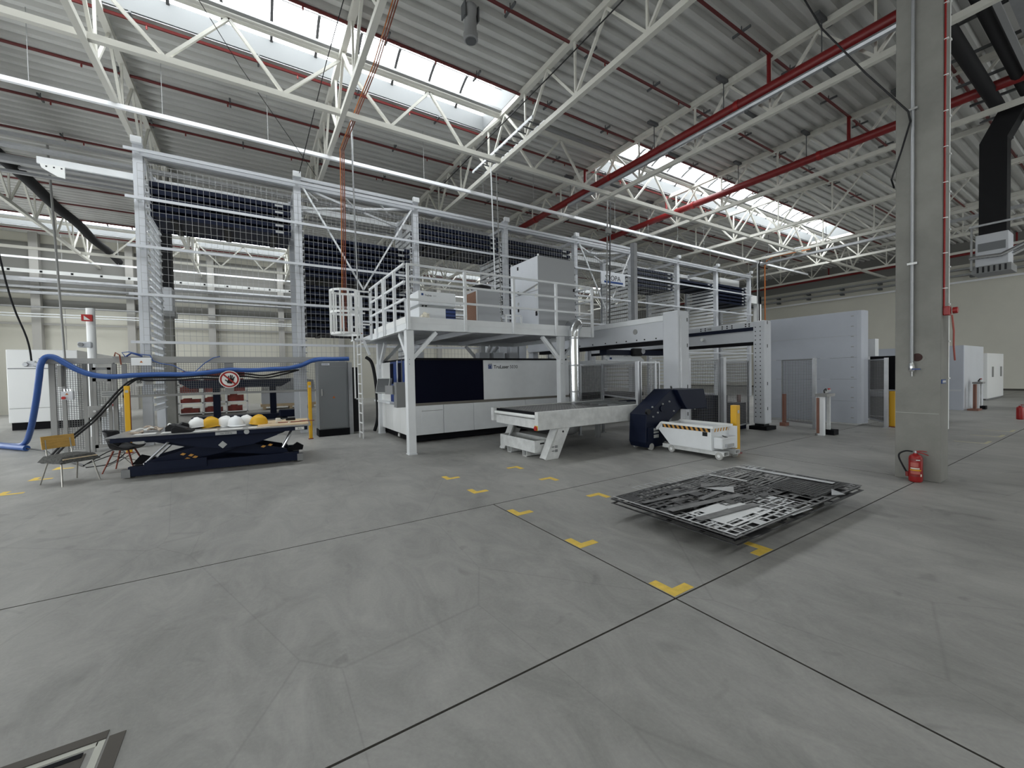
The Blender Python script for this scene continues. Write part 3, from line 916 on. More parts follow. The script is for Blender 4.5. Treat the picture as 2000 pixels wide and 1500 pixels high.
MB().lathe([(0.03, -0.05), (0.035, -0.03), (0.02, 0)], (-3.21, YFE - 0.06, 1.0), 10, 'y').build('knob', 'silver', gt, smooth=True)
B(-3.10, -2.82, YFE - 0.05, YFE - 0.04, 1.33, 1.48).build('notice_plate', 'label_grey', fe)
for z in (1.38, 1.43):
    B(-3.08, -2.85, YFE - 0.054, YFE - 0.05, z - 0.008, z + 0.01).build('notice_line', 'cabinet_grey', fe)
# control box on the fence
t = thing('switch_box', 'small grey switch box with a red knob on the fence post', 'switch box', (-3.72, YFE - 0.12, 1.25))
B(-3.76, -3.56, YFE - 0.13, YFE - 0.01, 1.30, 1.50).build('box', 'light_grey', t, bevel=0.008)
MB().lathe([(0.035, -0.05), (0.035, 0)], (-3.71, YFE - 0.13, 1.35), 10, 'y').build('stop_knob', 'bright_red', t)
MB().prism([(-3.69, 1.42), (-3.63, 1.42), (-3.66, 1.465)], 'y', YFE - 0.134, YFE - 0.13).build('warning_triangle', 'orange', t)
for k in range(3):
    T([(-3.71 + k * 0.05, YFE - 0.07, 1.5), (-3.715 + k * 0.05, YFE - 0.07, 1.56)], 0.012, 6).build('cable_gland', 'silver', t)
B(-3.80, -3.74, YFE - 0.13, YFE - 0.01, 1.62, 2.1).build('cable_duct', 'fence_grey', t)
t = thing('junction_box', 'pale junction box with a warning triangle on the fence beam', 'junction box', (-2.3, YFE - 0.15, 2.1))
B(-2.50, -2.12, YFE - 0.2, YFE - 0.08, 2.10, 2.29).build('box', 'white', t, bevel=0.008)
MB().prism([(-2.34, 2.17), (-2.28, 2.17), (-2.31, 2.22)], 'y', YFE - 0.204, YFE - 0.2).build('warning_triangle', 'orange', t)
T([(-2.62, YFE - 0.1, 2.32), (-2.68, YFE - 0.1, 2.42), (-2.55, YFE - 0.12, 2.44), (-2.35, YFE - 0.12, 2.38), (-2.15, YFE - 0.12, 2.36), (-2.1, YFE - 0.12, 2.22), (-1.95, YFE - 0.12, 2.15), (-1.7, YFE - 0.12, 2.10), (-1.45, YFE - 0.12, 1.93), (-1.25, YFE - 0.12, 1.93), (-1.05, YFE - 0.12, 2.15), (-0.85, YFE - 0.12, 2.3), (-0.7, YFE - 0.1, 2.34)], 0.012, 6).build('thin_blue_cable', 'hose_blue', t, smooth=True)
T([(-2.6, YFE - 0.1, 2.33), (-2.5, YFE - 0.12, 2.41), (-2.3, YFE - 0.1, 2.33)], 0.02, 6).build('cable_coil', 'blue', t, smooth=True)
T([(-2.82, YFE - 0.1, 2.33), (-2.80, YFE - 0.1, 2.42), (-2.72, YFE - 0.12, 2.36), (-2.70, YFE - 0.12, 2.12)], 0.016, 6).build('brown_cable', 'brown_cable', t, smooth=True)
# round no-touching sign
t = thing('warning_sign', 'round red and white prohibition sign with a black hand', 'sign', (-0.5, YFE - 0.05, 1.8))
cx, cz, yy = -0.50, 1.71, YFE - 0.30
MB().lathe([(0.235, -0.012), (0.235, 0.0)], (cx, yy, cz), 32, 'y').build('disc', 'paper', t)
ring = MB()
N = 32
vs = []
for k in range(N):
    a = 2 * math.pi * k / N
    for r in (0.175, 0.215):
        vs.append((cx + r * math.cos(a), yy - 0.014, cz + r * math.sin(a)))
ring.add(vs, [(2 * k, 2 * k + 1, (2 * k + 3) % (2 * N), (2 * k + 2) % (2 * N)) for k in range(N)])
ring.build('red_ring', 'red', t)
hand = MB()
hand.prism([(cx - 0.06, cz - 0.10), (cx + 0.05, cz - 0.12), (cx + 0.10, cz - 0.02), (cx + 0.08, cz + 0.02), (cx - 0.03, cz + 0.02)], 'y', yy - 0.018, yy - 0.015)
for (px_, pz_, qx_, qz_) in ((-0.015, 0.0, -0.02, 0.10), (0.02, 0.0, 0.025, 0.12), (0.05, 0.0, 0.065, 0.11), (0.08, -0.01, 0.11, 0.07), (-0.03, -0.07, -0.10, -0.01)):
    hand.bar((cx + px_, yy - 0.0165, cz + pz_), (cx + qx_, yy - 0.0165, cz + qz_), 0.003, 0.026, up=(1, 0, 0.01))
hand.build('hand_symbol', 'black', t)
MB().bar((cx - 0.125, yy - 0.020, cz + 0.125), (cx + 0.125, yy - 0.020, cz - 0.125), 0.003, 0.036, up=(1, 0, 1)).build('red_bar', 'red', t)
# number plate
t = thing('number_plate', 'white plate with the black number 05 on the fence mesh', 'sign', (-2.37, YFE - 0.03, 1.6))
B(-2.46, -2.32, YFE - 0.03, YFE - 0.02, 1.58, 1.80).build('plate', 'paper', t)
text('05', 0.10, (-2.39, YFE - 0.035, 1.655), FRONT, 'black', t, align='CENTER', bold=0.001)
B(-2.28, -2.12, YFE - 0.03, YFE - 0.02, 1.62, 1.80).build('grey_plate', 'fence_grey', t)
# tall yellow light-curtain posts
def light_post(x, y, h, label, w_=0.13, d_=0.13, faces=True):
    t = thing('light_curtain_post', label, 'safety post', (x, y, 0), 'yellow light curtain posts')
    B(x - w_ / 2, x + w_ / 2, y - d_ / 2, y + d_ / 2, 0.02, h).build('column', 'yellow', t, bevel=0.01)
    B(x - w_ * 0.7, x + w_ * 0.7, y - d_ * 0.7, y + d_ * 0.7, 0, 0.02).build('foot', 'dull_red', t)
    B(x + w_ / 2, x + w_ / 2 + 0.004, y - 0.03, y + 0.03, h * 0.15, h * 0.92).build('optic_window', 'dull_red', t)
    B(x - 0.03, x + 0.03, y - d_ / 2 - 0.004, y - d_ / 2, h - 0.16, h - 0.10).build('sticker', 'label_grey', t)
    return t
light_post(-2.50, 13.14, 1.60, 'tall yellow light curtain post behind the black shell chair', 0.10, 0.10)
light_post(1.36, 12.72, 1.60, 'tall yellow light curtain post beside the grey cabinet', 0.085, 0.085)

# grey control cabinet
t = thing('control_cabinet', 'dark grey control cabinet with black plinth beside the ladder', 'cabinet', (2.0, 13.2, 0))
B(1.62, 2.42, 12.95, 13.5, 0.2, 2.17).build('body', 'cabinet_grey', t, bevel=0.01)
B(1.60, 2.44, 12.93, 13.5, 0, 0.2).build('plinth', 'near_black', t)
B(1.66, 2.38, 12.935, 12.95, 0.23, 2.02).build('door', 'cabinet_grey', t, bevel=0.006)
B(1.72, 1.93, 12.944, 12.95, 2.06, 2.12).build('name_plate', 'light_grey', t)
text('STOPA', 0.05, (1.735, 12.942, 2.072), FRONT, 'logo_blue', t)
B(1.69, 1.715, 12.91, 12.935, 1.18, 1.38).build('handle', 'silver', t)
MB().prism([(1.98, 1.10), (2.06, 1.10), (2.02, 1.17)], 'y', 12.93, 12.935).build('warning_triangle', 'orange', t)
B(2.44, 2.56, 13.0, 13.12, 0, 2.15).build('corner_post', 'galv', t)
B(2.56, 2.75, 13.05, 13.4, 0.05, 2.0).build('side_panel', 'soft_black', t)

# thick blue hose over the fence
YH = YFE - 0.16
t = thing('blue_hose', 'thick blue corrugated hose draped over the safety fence', 'hose', (-2, YH, 1.7))
hp = [(-7.6, 19.4, 0.09), (-6.3, 17.4, 0.09), (-5.35, 16.1, 0.09), (-4.95, 15.55, 0.17), (-4.62, 14.85, 0.54), (-4.30, 14.15, 1.20), (-4.12, 13.8, 1.8), (-4.05, YH, 2.12), (-3.97, YH, 2.29), (-3.84, YH, 2.30), (-3.68, YH, 2.18), (-3.45, YH, 2.00), (-3.2, YH, 1.88), (-2.85, YH, 1.83), (-2.4, YH, 1.86), (-1.9, YH, 1.87), (-1.4, YH, 1.86), (-0.95, YH, 1.91), (-0.5, YH, 1.97), (0.0, YH, 1.95), (0.5, YH, 1.98), (0.9, YH, 2.0), (1.25, YH, 2.08), (1.5, YH - 0.1, 2.20), (1.7, 13.3, 2.25), (2.1, 13.15, 2.25), (2.5, 13.1, 2.26)]
def spline(pts, sub=5):
    pts = [Vector(p) for p in pts]
    out = []
    for i in range(len(pts) - 1):
        p0, p1, p2_, p3 = pts[max(i - 1, 0)], pts[i], pts[i + 1], pts[min(i + 2, len(pts) - 1)]
        for k in range(sub):
            s = k / sub
            out.append(0.5 * ((2 * p1) + (p2_ - p0) * s + (2 * p0 - 5 * p1 + 4 * p2_ - p3) * s * s + (3 * p1 - p0 - 3 * p2_ + p3) * s ** 3))
    out.append(pts[-1])
    return out
T(spline(hp), 0.062, 10).build('hose', 'hose_blue', t, smooth=True)
t = thing('blue_hose', 'blue hose end lying on the floor outside the fence', 'hose', (-4.9, 15.3, 0))
T(spline([(-7.9, 18.6, 0.08), (-6.5, 17.6, 0.08), (-5.6, 16.3, 0.08), (-4.82, 15.25, 0.08)]), 0.07, 10).build('hose', 'hose_blue', t, smooth=True)
T(spline([(-4.82, 15.25, 0.07), (-4.3, 14.6, 0.04), (-3.9, 13.6, 0.03), (-3.3, 12.4, 0.03), (-2.9, 11.6, 0.03)]), 0.016, 6).build('cable_tail', 'black', t, smooth=True)
t = thing('black_cables', 'black cable bundle hanging along the blue hose down to the floor', 'cables', (-3, YH, 1))
for d in (0, 0.07):
    T(spline([(-3.7 + d, 12.5, 0.05), (-3.55 + d, 12.9, 0.35), (-3.3 + d, YH, 0.75), (-3.0 + d, YH, 1.15), (-2.75 + d, YH, 1.5), (-2.5 + d, YH, 1.74), (-2.2, YH - 0.02, 1.79 - d), (-1.6, YH - 0.02, 1.79 - d), (-1.1, YH - 0.02, 1.82 - d), (-0.7, YH, 1.80 - d), (-0.2, YH, 1.86 - d), (0.3, YH, 1.80 - d), (0.8, YH, 1.90 - d), (1.2, YH, 1.95)]), 0.022, 8).build('cable', 'black', t, smooth=True)
for k in range(2):
    T(spline([(-2.9, 11.6 + 0.2 * k, 0.03), (-2.55, 11.9, 0.25 - 0.1 * k), (-2.3, 11.7, 0.20), (-2.45, 11.3, 0.06), (-2.8, 11.3, 0.03)]), 0.010, 6).build('loose_loop', 'black', t, smooth=True)

# grey operator pedestal inside the fence
t = thing('operator_pedestal', 'white operator pedestal with sloped top and red stop button', 'pedestal', (-3.2, 15, 0))
B(-3.32, -2.98, 14.75, 15.0, 0, 0.92).build('column', 'white', t, bevel=0.01)
MB().prism([(14.62, 0.90), (15.05, 1.02), (15.05, 1.10), (14.62, 0.98)], 'x', -3.40, -2.94).build('panel', 'bright_white', t)
MB().lathe([(0.04, 0), (0.04, 0.05), (0.03, 0.06)], (-3.15, 14.9, 1.06), 10).build('stop_button', 'bright_red', t)

# white machine cabinet far behind the fence
t = thing('machine_cabinet', 'large white machine cabinet with double doors behind the fence', 'cabinet', (-6.5, 22.5, 0))
B(-7.45, -5.62, 22.3, 27.5, 0.28, 2.95).build('body', 'bright_white', t, bevel=0.015)
B(-7.40, -5.66, 22.36, 27.4, 0, 0.28).build('plinth', 'near_black', t)
for x0_, x1_ in ((-7.42, -6.72), (-6.70, -5.65)):
    B(x0_, x1_, 22.285, 22.3, 0.82, 2.22).build('door', 'bright_white', t)
B(-7.42, -5.65, 22.288, 22.3, 2.24, 2.27).build('dark_seam', 'cabinet_grey', t)
B(-7.42, -5.65, 22.288, 22.3, 0.79, 0.805).build('dark_seam', 'fence_grey', t)
B(-6.72, -6.70, 22.288, 22.3, 0.82, 2.22).build('door_gap', 'fence_grey', t)
B(-6.69, -6.66, 22.26, 22.285, 1.5, 1.62).build('handle', 'fence_grey', t)
# hanging crane pendant
t = thing('crane_pendant', 'grey crane pendant hanging on a cable before the white cabinet', 'pendant', (-5.9, 20, 2.2))
T(spline([(-7.2, 20.0, 10.05), (-6.6, 20.0, 5.0), (-6.2, 20.0, 3.2), (-6.12, 20.0, 2.45)]), 0.025, 6).build('cable', 'soft_black', t, smooth=True)
B(-6.22, -6.02, 19.95, 20.05, 2.25, 2.45).build('grip', 'light_grey', t, bevel=0.02)
for s in (-1, 1):
    MB().lathe([(0.06, -0.05), (0.08, 0.0), (0.06, 0.05)], (-6.12 + s * 0.12, 19.95, 2.33), 10, 'y').build('plug', 'galv', t, smooth=True)
# white pole with alarm lamp and camera
t = thing('camera_pole', 'white pole carrying a red beacon and a camera behind the fence', 'pole', (-4.2, 18, 0))
T([(-4.20, 18, 0), (-4.20, 18, 4.02)], 0.11, 12).build('pole', 'bright_white', t, smooth=True)
B(-4.36, -4.12, 17.78, 17.9, 3.6, 3.8).build('beacon', 'bright_red', t)
MB().prism([(-4.30, 3.63), (-4.16, 3.63), (-4.30, 3.76)], 'y', 17.77, 17.78).build('beacon_mark', 'paper', t)
B(-4.45, -4.15, 17.7, 17.9, 2.78, 2.95).build('camera', 'light_grey', t, bevel=0.03)
MB().lathe([(0.06, -0.06), (0.06, 0.0)], (-4.37, 17.7, 2.86), 12, 'y').build('lens', 'mid_grey', t, smooth=True)
for x, y, r in ((-8.0, 19, 0.03), (-5.6, 21, 0.035)):
    tag(T([(x - 0.2, y, 10.05), (x, y, 2.4 if r < 0.032 else 2.2)], r, 6).build('drop_cable', 'soft_black' if r < 0.032 else 'fence_grey', smooth=True), 'dark cable dropping from the roof %s' % ('at the white cabinet' if r < 0.032 else 'behind the white pole'), 'cable')

# parts shelf with red goods seen through the rack
t = thing('goods_shelf', 'white shelf packed with red parts seen beneath the rack', 'shelf', (-2, 25.6, 0))
for x in (-3.05, -2.1, -1.15, -0.25):
    B(x, x + 0.07, 25.5, 25.57, 0, 2.3).build('upright', 'bright_white', t)
    B(x, x + 0.07, 26.4, 26.47, 0, 2.3).build('upright', 'bright_white', t)
for z in (0.05, 0.55, 1.05, 1.45, 1.85):
    B(-3.05, -0.18, 25.5, 26.47, z, z + 0.05).build('shelf_board', 'bright_white', t)
random.seed(3)
k = 0
for zi, z in enumerate((0.10, 0.60, 1.10, 1.50, 1.90)):
    for xi, x in enumerate((-2.95, -2.0, -1.05)):
        h = random.uniform(0.16, 0.30)
        tag(B(x, x + random.uniform(0.6, 0.78), 25.62, 26.3, z, z + h).box(x + 0.1, x + 0.4, 25.62, 26.2, z + h, z + h + 0.05).build('red_goods', 'shelf_red'), 'stack of red parts on the %s shelf, %s compartment' % (['lowest', 'second', 'third', 'fourth', 'top'][zi], ['first', 'middle', 'last'][xi]), 'goods', 'red parts on the white shelf')
        k += 1
# inner blue scissor lift
t = thing('transfer_lift', 'dark blue transfer lift standing under the rack', 'lift', (-0.4, 19.5, 0))
MB().prism([(-2.2, 1.62), (-1.9, 1.40), (1.0, 1.40), (1.35, 1.62), (1.35, 1.70), (-2.2, 1.70)], 'y', 18.8, 20.2).build('table', 'navy', t)
for x in (-1.25, 0.62):
    B(x, x + 0.22, 19.3, 19.6, 0.25, 1.42).build('column', 'navy', t)
B(-1.9, 1.2, 19.0, 20.0, 0.10, 0.32).build('base', 'navy', t)
B(0.9, 1.5, 18.9, 19.3, 0.15, 0.45).build('motor', 'navy', t, bevel=0.05)
for x in (-1.6, 0.9):
    MB().lathe([(0.11, -0.04), (0.11, 0.04)], (x, 18.95, 0.11), 12, 'y').build('wheel', 'rubber', t, smooth=True)
t = thing('wrapped_pallet', 'pallet of foil wrapped goods behind the lift', 'pallet', (1.0, 27, 0))
B(0.4, 3.2, 26.6, 27.8, 0.15, 0.3).build('deck', 'pale_wood', t)
MB().prism([(0.45, 0.9), (0.5, 1.5), (1.2, 1.65), (2.0, 1.75), (3.1, 1.6), (3.15, 0.9)], 'y', 26.7, 27.7).build('foil', 'silver', t)
for x in (0.5, 1.8, 2.9):
    B(x, x + 0.15, 26.6, 27.8, 0, 0.15).build('skid', 'pale_wood', t)
B(0.45, 3.15, 26.7, 27.7, 0.3, 0.9).build('load', 'light_grey', t)
# ================================================================== laser cutting machine
m_ = thing('laser_cutter', 'large white laser cutting machine with dark blue window under the platform', 'machine', (5.9, 11.5, 0))
MX0, MX1, MY0, MY1 = 3.30, 8.50, 10.04, 13.2
B(MX0 + 0.12, MX1, MY0 + 0.10, MY1, 0.03, 0.22).build('plinth', 'near_black', m_)
B(MX0 + 0.03, MX1, MY0 + 0.03, MY1, 0.2, 0.93).build('lower_body', 'white', m_)
B(MX0 + 0.06, MX1, MY0 + 0.05, MY1, 0.93, 2.10).build('upper_body', 'white', m_)
B(MX0 + 0.1, MX1 - 0.02, MY0 + 0.1, MY1, 2.10, 2.16).build('roof_edge', 'soft_black', m_)
B(MX0, MX1, MY0, MY0 + 0.06, 0.945, 1.01).build('edge_strip', 'strip_brown', m_)
B(3.46, 5.415, MY0 - 0.005, MY0 + 0.05, 1.01, 2.10).build('window_panel', 'navy_glass', m_, bevel=0.006)
B(5.425, MX1 - 0.02, MY0 - 0.005, MY0 + 0.05, 1.01, 2.10).build('upper_panel', 'white', m_, bevel=0.006)
xs = [3.34, 4.22, 5.10, 6.8, MX1]
for a, b in zip(xs, xs[1:]):
    B(a + 0.004, b - 0.004, MY0 - 0.005, MY0 + 0.03, 0.2, 0.94).build('front_panel', 'white', m_, bevel=0.004)
B(3.62, 4.19, MY0 - 0.012, MY0 - 0.005, 0.36, 0.86).build('drawer', 'white', m_, bevel=0.004)
B(3.62, 4.19, MY0 - 0.014, MY0 - 0.012, 0.80, 0.812).build('drawer_line', 'fence_grey', m_)
# end face
ys_ = [10.04, 10.75, 11.45, 12.15, 13.18]
for a, b in zip(ys_, ys_[1:]):
    B(MX0 - 0.005, MX0 + 0.03, a + 0.006, b - 0.006, 0.2, 0.92).build('end_panel', 'bright_white', m_, bevel=0.004)
B(MX0 - 0.005, MX0 + 0.06, 11.62, 12.35, 1.0, 2.10).build('end_panel', 'bright_white', m_, bevel=0.008)
B(MX0 - 0.005, MX0 + 0.06, 12.36, 13.18, 1.0, 2.10).build('end_panel', 'bright_white', m_, bevel=0.008)
B(MX0 - 0.12, MX0 + 0.02, 11.3, 13.0, 0.95, 1.0).build('end_shelf', 'white', m_)
dr = B(MX0 + 0.0, MX0 + 0.05, 10.12, 11.6, 0.98, 2.10).build('sliding_door', 'blue', m_)
B(MX0 - 0.02, MX0, 10.86, 10.93, 0.98, 2.12).build('door_frame', 'light_grey', dr)
B(MX0 - 0.02, MX0, 10.5, 10.52, 0.98, 2.12).build('door_frame', 'mid_grey', dr)
B(MX0 - 0.012, MX0, 10.56, 10.84, 1.55, 2.05).build('door_window', 'navy_glass', dr)
B(MX0 - 0.012, MX0, 10.2, 10.27, 1.75, 2.08).build('label_strip', 'paper', dr)
B(MX0 - 0.012, MX0, 10.2, 10.27, 1.35, 1.6).build('label_strip', 'paper', dr)
B(MX0 - 0.012, MX0, 11.3, 11.58, 1.5, 2.05).build('door_window', 'navy_glass', dr)
# operator terminal on an arm
tm = B(3.02, 3.28, 10.14, 10.36, 0.92, 1.55).build('terminal_post', 'mid_grey', m_, bevel=0.01)
MB().bar((3.05, 10.3, 1.36), (2.98, 10.72, 1.36), 0.16, 0.22).build('terminal_arm', 'mid_grey', tm)
sc_ = MB().box(-0.23, 0.23, -0.045, 0.03, -0.20, 0.20)
sc_.xf(Matrix.Translation((2.92, 10.86, 1.46)) @ Matrix.Rotation(math.radians(-62), 4, 'Z') @ Matrix.Rotation(math.radians(-12), 4, 'X'))
sc_.build('terminal_housing', 'label_grey', tm)
s2_ = MB().box(-0.21, 0.21, -0.052, -0.045, -0.18, 0.18)
s2_.xf(Matrix.Translation((2.92, 10.86, 1.46)) @ Matrix.Rotation(math.radians(-62), 4, 'Z') @ Matrix.Rotation(math.radians(-12), 4, 'X'))
s2_.build('screen', 'screen', tm)
B(MX0 - 0.006, MX0 + 0.02, 10.9, 11.0, 0.09, 0.17).build('white_sticker', 'paper', m_)
# logo and lettering
B(5.575, 5.695, MY0 - 0.010, MY0 - 0.005, 1.86, 1.98).build('logo_square', 'logo_blue', m_)
ml = MB()
ml.box(5.60, 5.605, MY0 - 0.012, MY0 - 0.010, 1.88, 1.96).box(5.665, 5.67, MY0 - 0.012, MY0 - 0.010, 1.88, 1.96).box(5.60, 5.67, MY0 - 0.012, MY0 - 0.010, 1.955, 1.96)
ml.build('logo_line', 'white', m_)
text('TRUMPF', 0.034, (5.577, MY0 - 0.008, 1.99), FRONT, 'black', m_)
text('TruLaser', 0.135, (5.75, MY0 - 0.008, 1.868), FRONT, 'black', m_, bold=0.002)
text('5030', 0.135, (6.28, MY0 - 0.008, 1.868), FRONT, 'fitting_grey', m_)
# warning bits on roof line
for x in (3.9, 6.1, 6.6, 7.2):
    B(x, x + 0.35, 11.5, 11.8, 2.16, 2.40).build('roof_housing', 'light_grey', m_)
t = thing('exhaust_stack', 'row of white square columns rising behind the laser cutter', 'column', (8, 13.5, 0))
for x in (7.45, 7.95, 8.45, 8.85):
    B(x, x + 0.32, 13.4, 13.7, 0, 2.95).build('column', 'light_grey', t)
tag(T(spline([(2.95, 12.9, 2.3), (3.1, 12.8, 2.1), (3.18, 12.7, 1.4), (3.2, 12.7, 0.5), (3.15, 12.9, 0.06)]), 0.05, 8).build('cable_bundle', 'soft_black', smooth=True), 'black cable bundle dropping behind the machine beside the ladder', 'cable')

# ================================================================== steel platform
pf = thing('platform', 'white steel maintenance platform on posts above the laser cutter', 'platform', (5.5, 10.6, 0))
PX0, PX1, PY0, PY1 = 2.82, 8.16, 8.63, 12.7
def hpost(x, y, z1, nm='post'):
    o = MB().box(x, x + 0.18, y, y + 0.014, 0, z1).box(x, x + 0.18, y + 0.166, y + 0.18, 0, z1).box(x + 0.08, x + 0.10, y + 0.014, y + 0.166, 0, z1)
    return o
for x, y in ((2.82, 8.64), (7.01, 8.64), (3.20, 12.5), (6.68, 12.5)):
    pp = B(x, x + 0.17, y, y + 0.17, 0.02, 2.69).build('post', 'white', pf, bevel=0.008)
    B(x - 0.01, x + 0.18, y - 0.02, y + 0.18, 0, 0.02).build('foot_plate', 'white', pp)
    for dz in (1.95, 2.05):
        B(x + 0.05, x + 0.065, y - 0.004, y, dz, dz + 0.015).build('bolt', 'fitting_grey', pp)
    for sx in ((1,) if x < 3.5 else (-1, 1)):
        MB().bar((x + 0.085 + sx * 0.06, y + 0.08, 2.08), (x + 0.085 + sx * 0.62, y + 0.08, 2.66), 0.10, 0.08).build('brace', 'white', pf)
    sy = 1 if y < 10 else -1
    MB().bar((x + 0.085, y + 0.08 + sy * 0.06, 2.08), (x + 0.085, y + 0.08 + sy * 0.62, 2.66), 0.08, 0.10).build('brace', 'white', pf)
# edge channels
for (a, b, c, d) in ((PX0, PX1, PY0, PY0 + 0.08), (PX0, PX1, PY1 - 0.08, PY1), (PX0, PX0 + 0.08, PY0 + 0.08, PY1 - 0.08), (PX1 - 0.08, PX1, PY0 + 0.08, PY1 - 0.08)):
    B(a, b, c, d, 2.69, 2.86).build('edge_channel', 'white', pf)
B(PX0, PX1, PY0 - 0.03, PY0, 2.69, 2.715).build('channel_flange', 'white', pf)
B(PX0 - 0.03, PX0, PY0, PY1, 2.69, 2.715).build('channel_flange', 'white', pf)
dk = MB().box(PX0 + 0.08, PX1 - 0.08, PY0 + 0.08, PY1 - 0.08, 2.86, 2.90)
dk.build('deck', 'light_grey', pf)
k = 0
y = PY0 + 0.15
while y < PY1 - 0.2:
    B(PX0 + 0.08, PX1 - 0.08, y, y + 0.12, 2.80, 2.86).build('deck_rib', 'light_grey', pf)
    y += 0.27
for x in (4.4, 5.9):
    B(x, x + 0.1, PY0 + 0.08, PY1 - 0.08, 2.68, 2.80).build('deck_joist', 'light_grey', pf)
B(PX0 + 0.03, PX1, PY0 - 0.008, PY0, 2.84, 2.975).build('toe_board', 'white', pf)
B(PX0 - 0.008, PX0, PY0, 11.3, 2.84, 2.975).build('toe_board', 'bright_white', pf)
# railing
def rail_run(p, q, posts, end=True):
    for z in (4.08, 3.71, 3.34):
        MB().bar((p[0], p[1], z), (q[0], q[1], z), 0.045, 0.045).build('rail', 'white', pf)
    for s in posts:
        c = Vector((*p, 0)).lerp(Vector((*q, 0)), s)
        B(c.x - 0.03, c.x + 0.03, c.y - 0.03, c.y + 0.03, 2.69, 4.10).build('rail_post', 'white', pf)
rail_run((2.87, 8.60), (8.15, 8.60), (0, 0.253, 0.505, 0.757, 1))
rail_run((2.80, 8.62), (2.80, 10.15), (0.48, 1.0))
rail_run((2.80, 10.28), (2.80, 11.55), (0.0, 0.5, 1.0))
rail_run((8.15, 8.62), (8.15, 12.65), (0.3, 0.65, 1))
rail_run((2.80, 12.66), (8.15, 12.66), (0, 0.25, 0.5, 0.75))
# ladder with safety cage
ld = thing('cage_ladder', 'white caged ladder leading up to the platform', 'ladder', (2.5, 11.87, 0))
LX = 2.54
for y in (11.66, 12.09):
    B(LX - 0.012, LX + 0.012, y - 0.02, y + 0.02, 0, 4.0).build('stile', 'bright_white', ld)
for k in range(14):
    B(LX - 0.005, LX + 0.02, 11.68, 12.07, 0.15 + k * 0.27, 0.18 + k * 0.27).build('rung', 'bright_white', ld)
ccx, ccy, cr = 2.20, 11.87, 0.37
def hoop(z):
    return [(ccx + cr * math.cos(a), ccy + cr * math.sin(a), z) for a in [math.radians(25 + 310 * i / 20) for i in range(21)]]
for z in (4.02, 3.45, 2.88):
    m = MB()
    h = hoop(z)
    for a, b in zip(h, h[1:]):
        m.bar(a, b, 0.012, 0.06)
    m.build('hoop', 'bright_white', ld)
for i in range(0, 21, 2):
    c = hoop(0)[i]
    B(c[0] - 0.02, c[0] + 0.02, c[1] - 0.02, c[1] + 0.02, 2.88, 4.04).build('cage_bar', 'bright_white', ld)
B(2.40, 2.86, 11.55, 12.25, 2.70, 2.74).build('landing_plate', 'white', ld)
MB().bar((2.6, 11.6, 2.7), (2.75, 11.6, 2.3), 0.06).build('landing_brace', 'white', ld)
for y in (11.52, 12.2):
    B(2.42, 2.46, y, y + 0.04, 2.74, 4.0).build('gate_post', 'bright_white', ld)
    for z in (3.98, 3.5, 3.1):
        B(2.46, 2.80, y, y + 0.04, z, z + 0.04).build('gate_rail', 'bright_white', ld)
B(2.34, 2.37, 11.6, 11.64, 1.1, 2.72).build('side_guard', 'bright_white', ld)
B(2.34, 2.56, 11.6, 11.64, 2.69, 2.72).build('side_guard', 'bright_white', ld)
B(2.34, 2.56, 11.6, 11.64, 1.1, 1.13).build('side_guard', 'bright_white', ld)

ZD = 2.90
# laser source
t = thing('laser_source', 'low white laser source box with dark louvre on the platform', 'machine', (3.8, 9.5, ZD))
B(3.32, 4.24, 9.2, 9.88, ZD + 0.04, 3.30).build('lower_box', 'white', t, bevel=0.01)
B(3.34, 4.22, 9.24, 9.86, 3.30, 3.36).build('gap_frame', 'label_grey', t)
B(3.30, 4.24, 9.18, 9.90, 3.36, 3.67).build('upper_box', 'white', t, bevel=0.01)
B(3.98, 4.235, 9.192, 9.2, ZD + 0.06, 3.29).build('louvre', 'blue', t)
for k in range(4):
    B(3.98, 4.235, 9.185, 9.192, ZD + 0.10 + k * 0.085, ZD + 0.12 + k * 0.085).build('louvre_slat', 'navy', t)
for x in (3.42, 3.5):
    MB().lathe([(0.02, -0.03), (0.02, 0)], (x, 9.24, 3.33), 8, 'y').build('connector', 'black', t)
for x, y in ((3.36, 9.25), (4.18, 9.25), (3.36, 9.83), (4.18, 9.83)):
    B(x - 0.03, x + 0.03, y - 0.03, y + 0.03, ZD, ZD + 0.04).build('foot', 'black', t)
B(3.375, 3.425, 9.175, 9.18, 3.565, 3.615).build('logo_square', 'logo_blue', t)
text('TruDisk', 0.050, (3.46, 9.178, 3.555), FRONT, 'black', t, bold=0.0008)
text('5001', 0.046, (3.66, 9.178, 3.555), FRONT, 'label_grey', t)
t = thing('cloth_heap', 'crumpled cream cloth lying before the laser source', 'cloth', (3.5, 9.0, ZD))
cl = MB()
cl.lathe([(0.16, 0), (0.15, 0.06), (0.11, 0.14), (0.07, 0.20), (0.02, 0.24)], (3.38, 8.98, ZD), 9)
random.seed(5)
cl.v = [(x + random.uniform(-0.03, 0.03), y + random.uniform(-0.03, 0.03), max(ZD, z + random.uniform(-0.02, 0.02))) for x, y, z in cl.v]
cl.build('cloth', 'cloth', t)
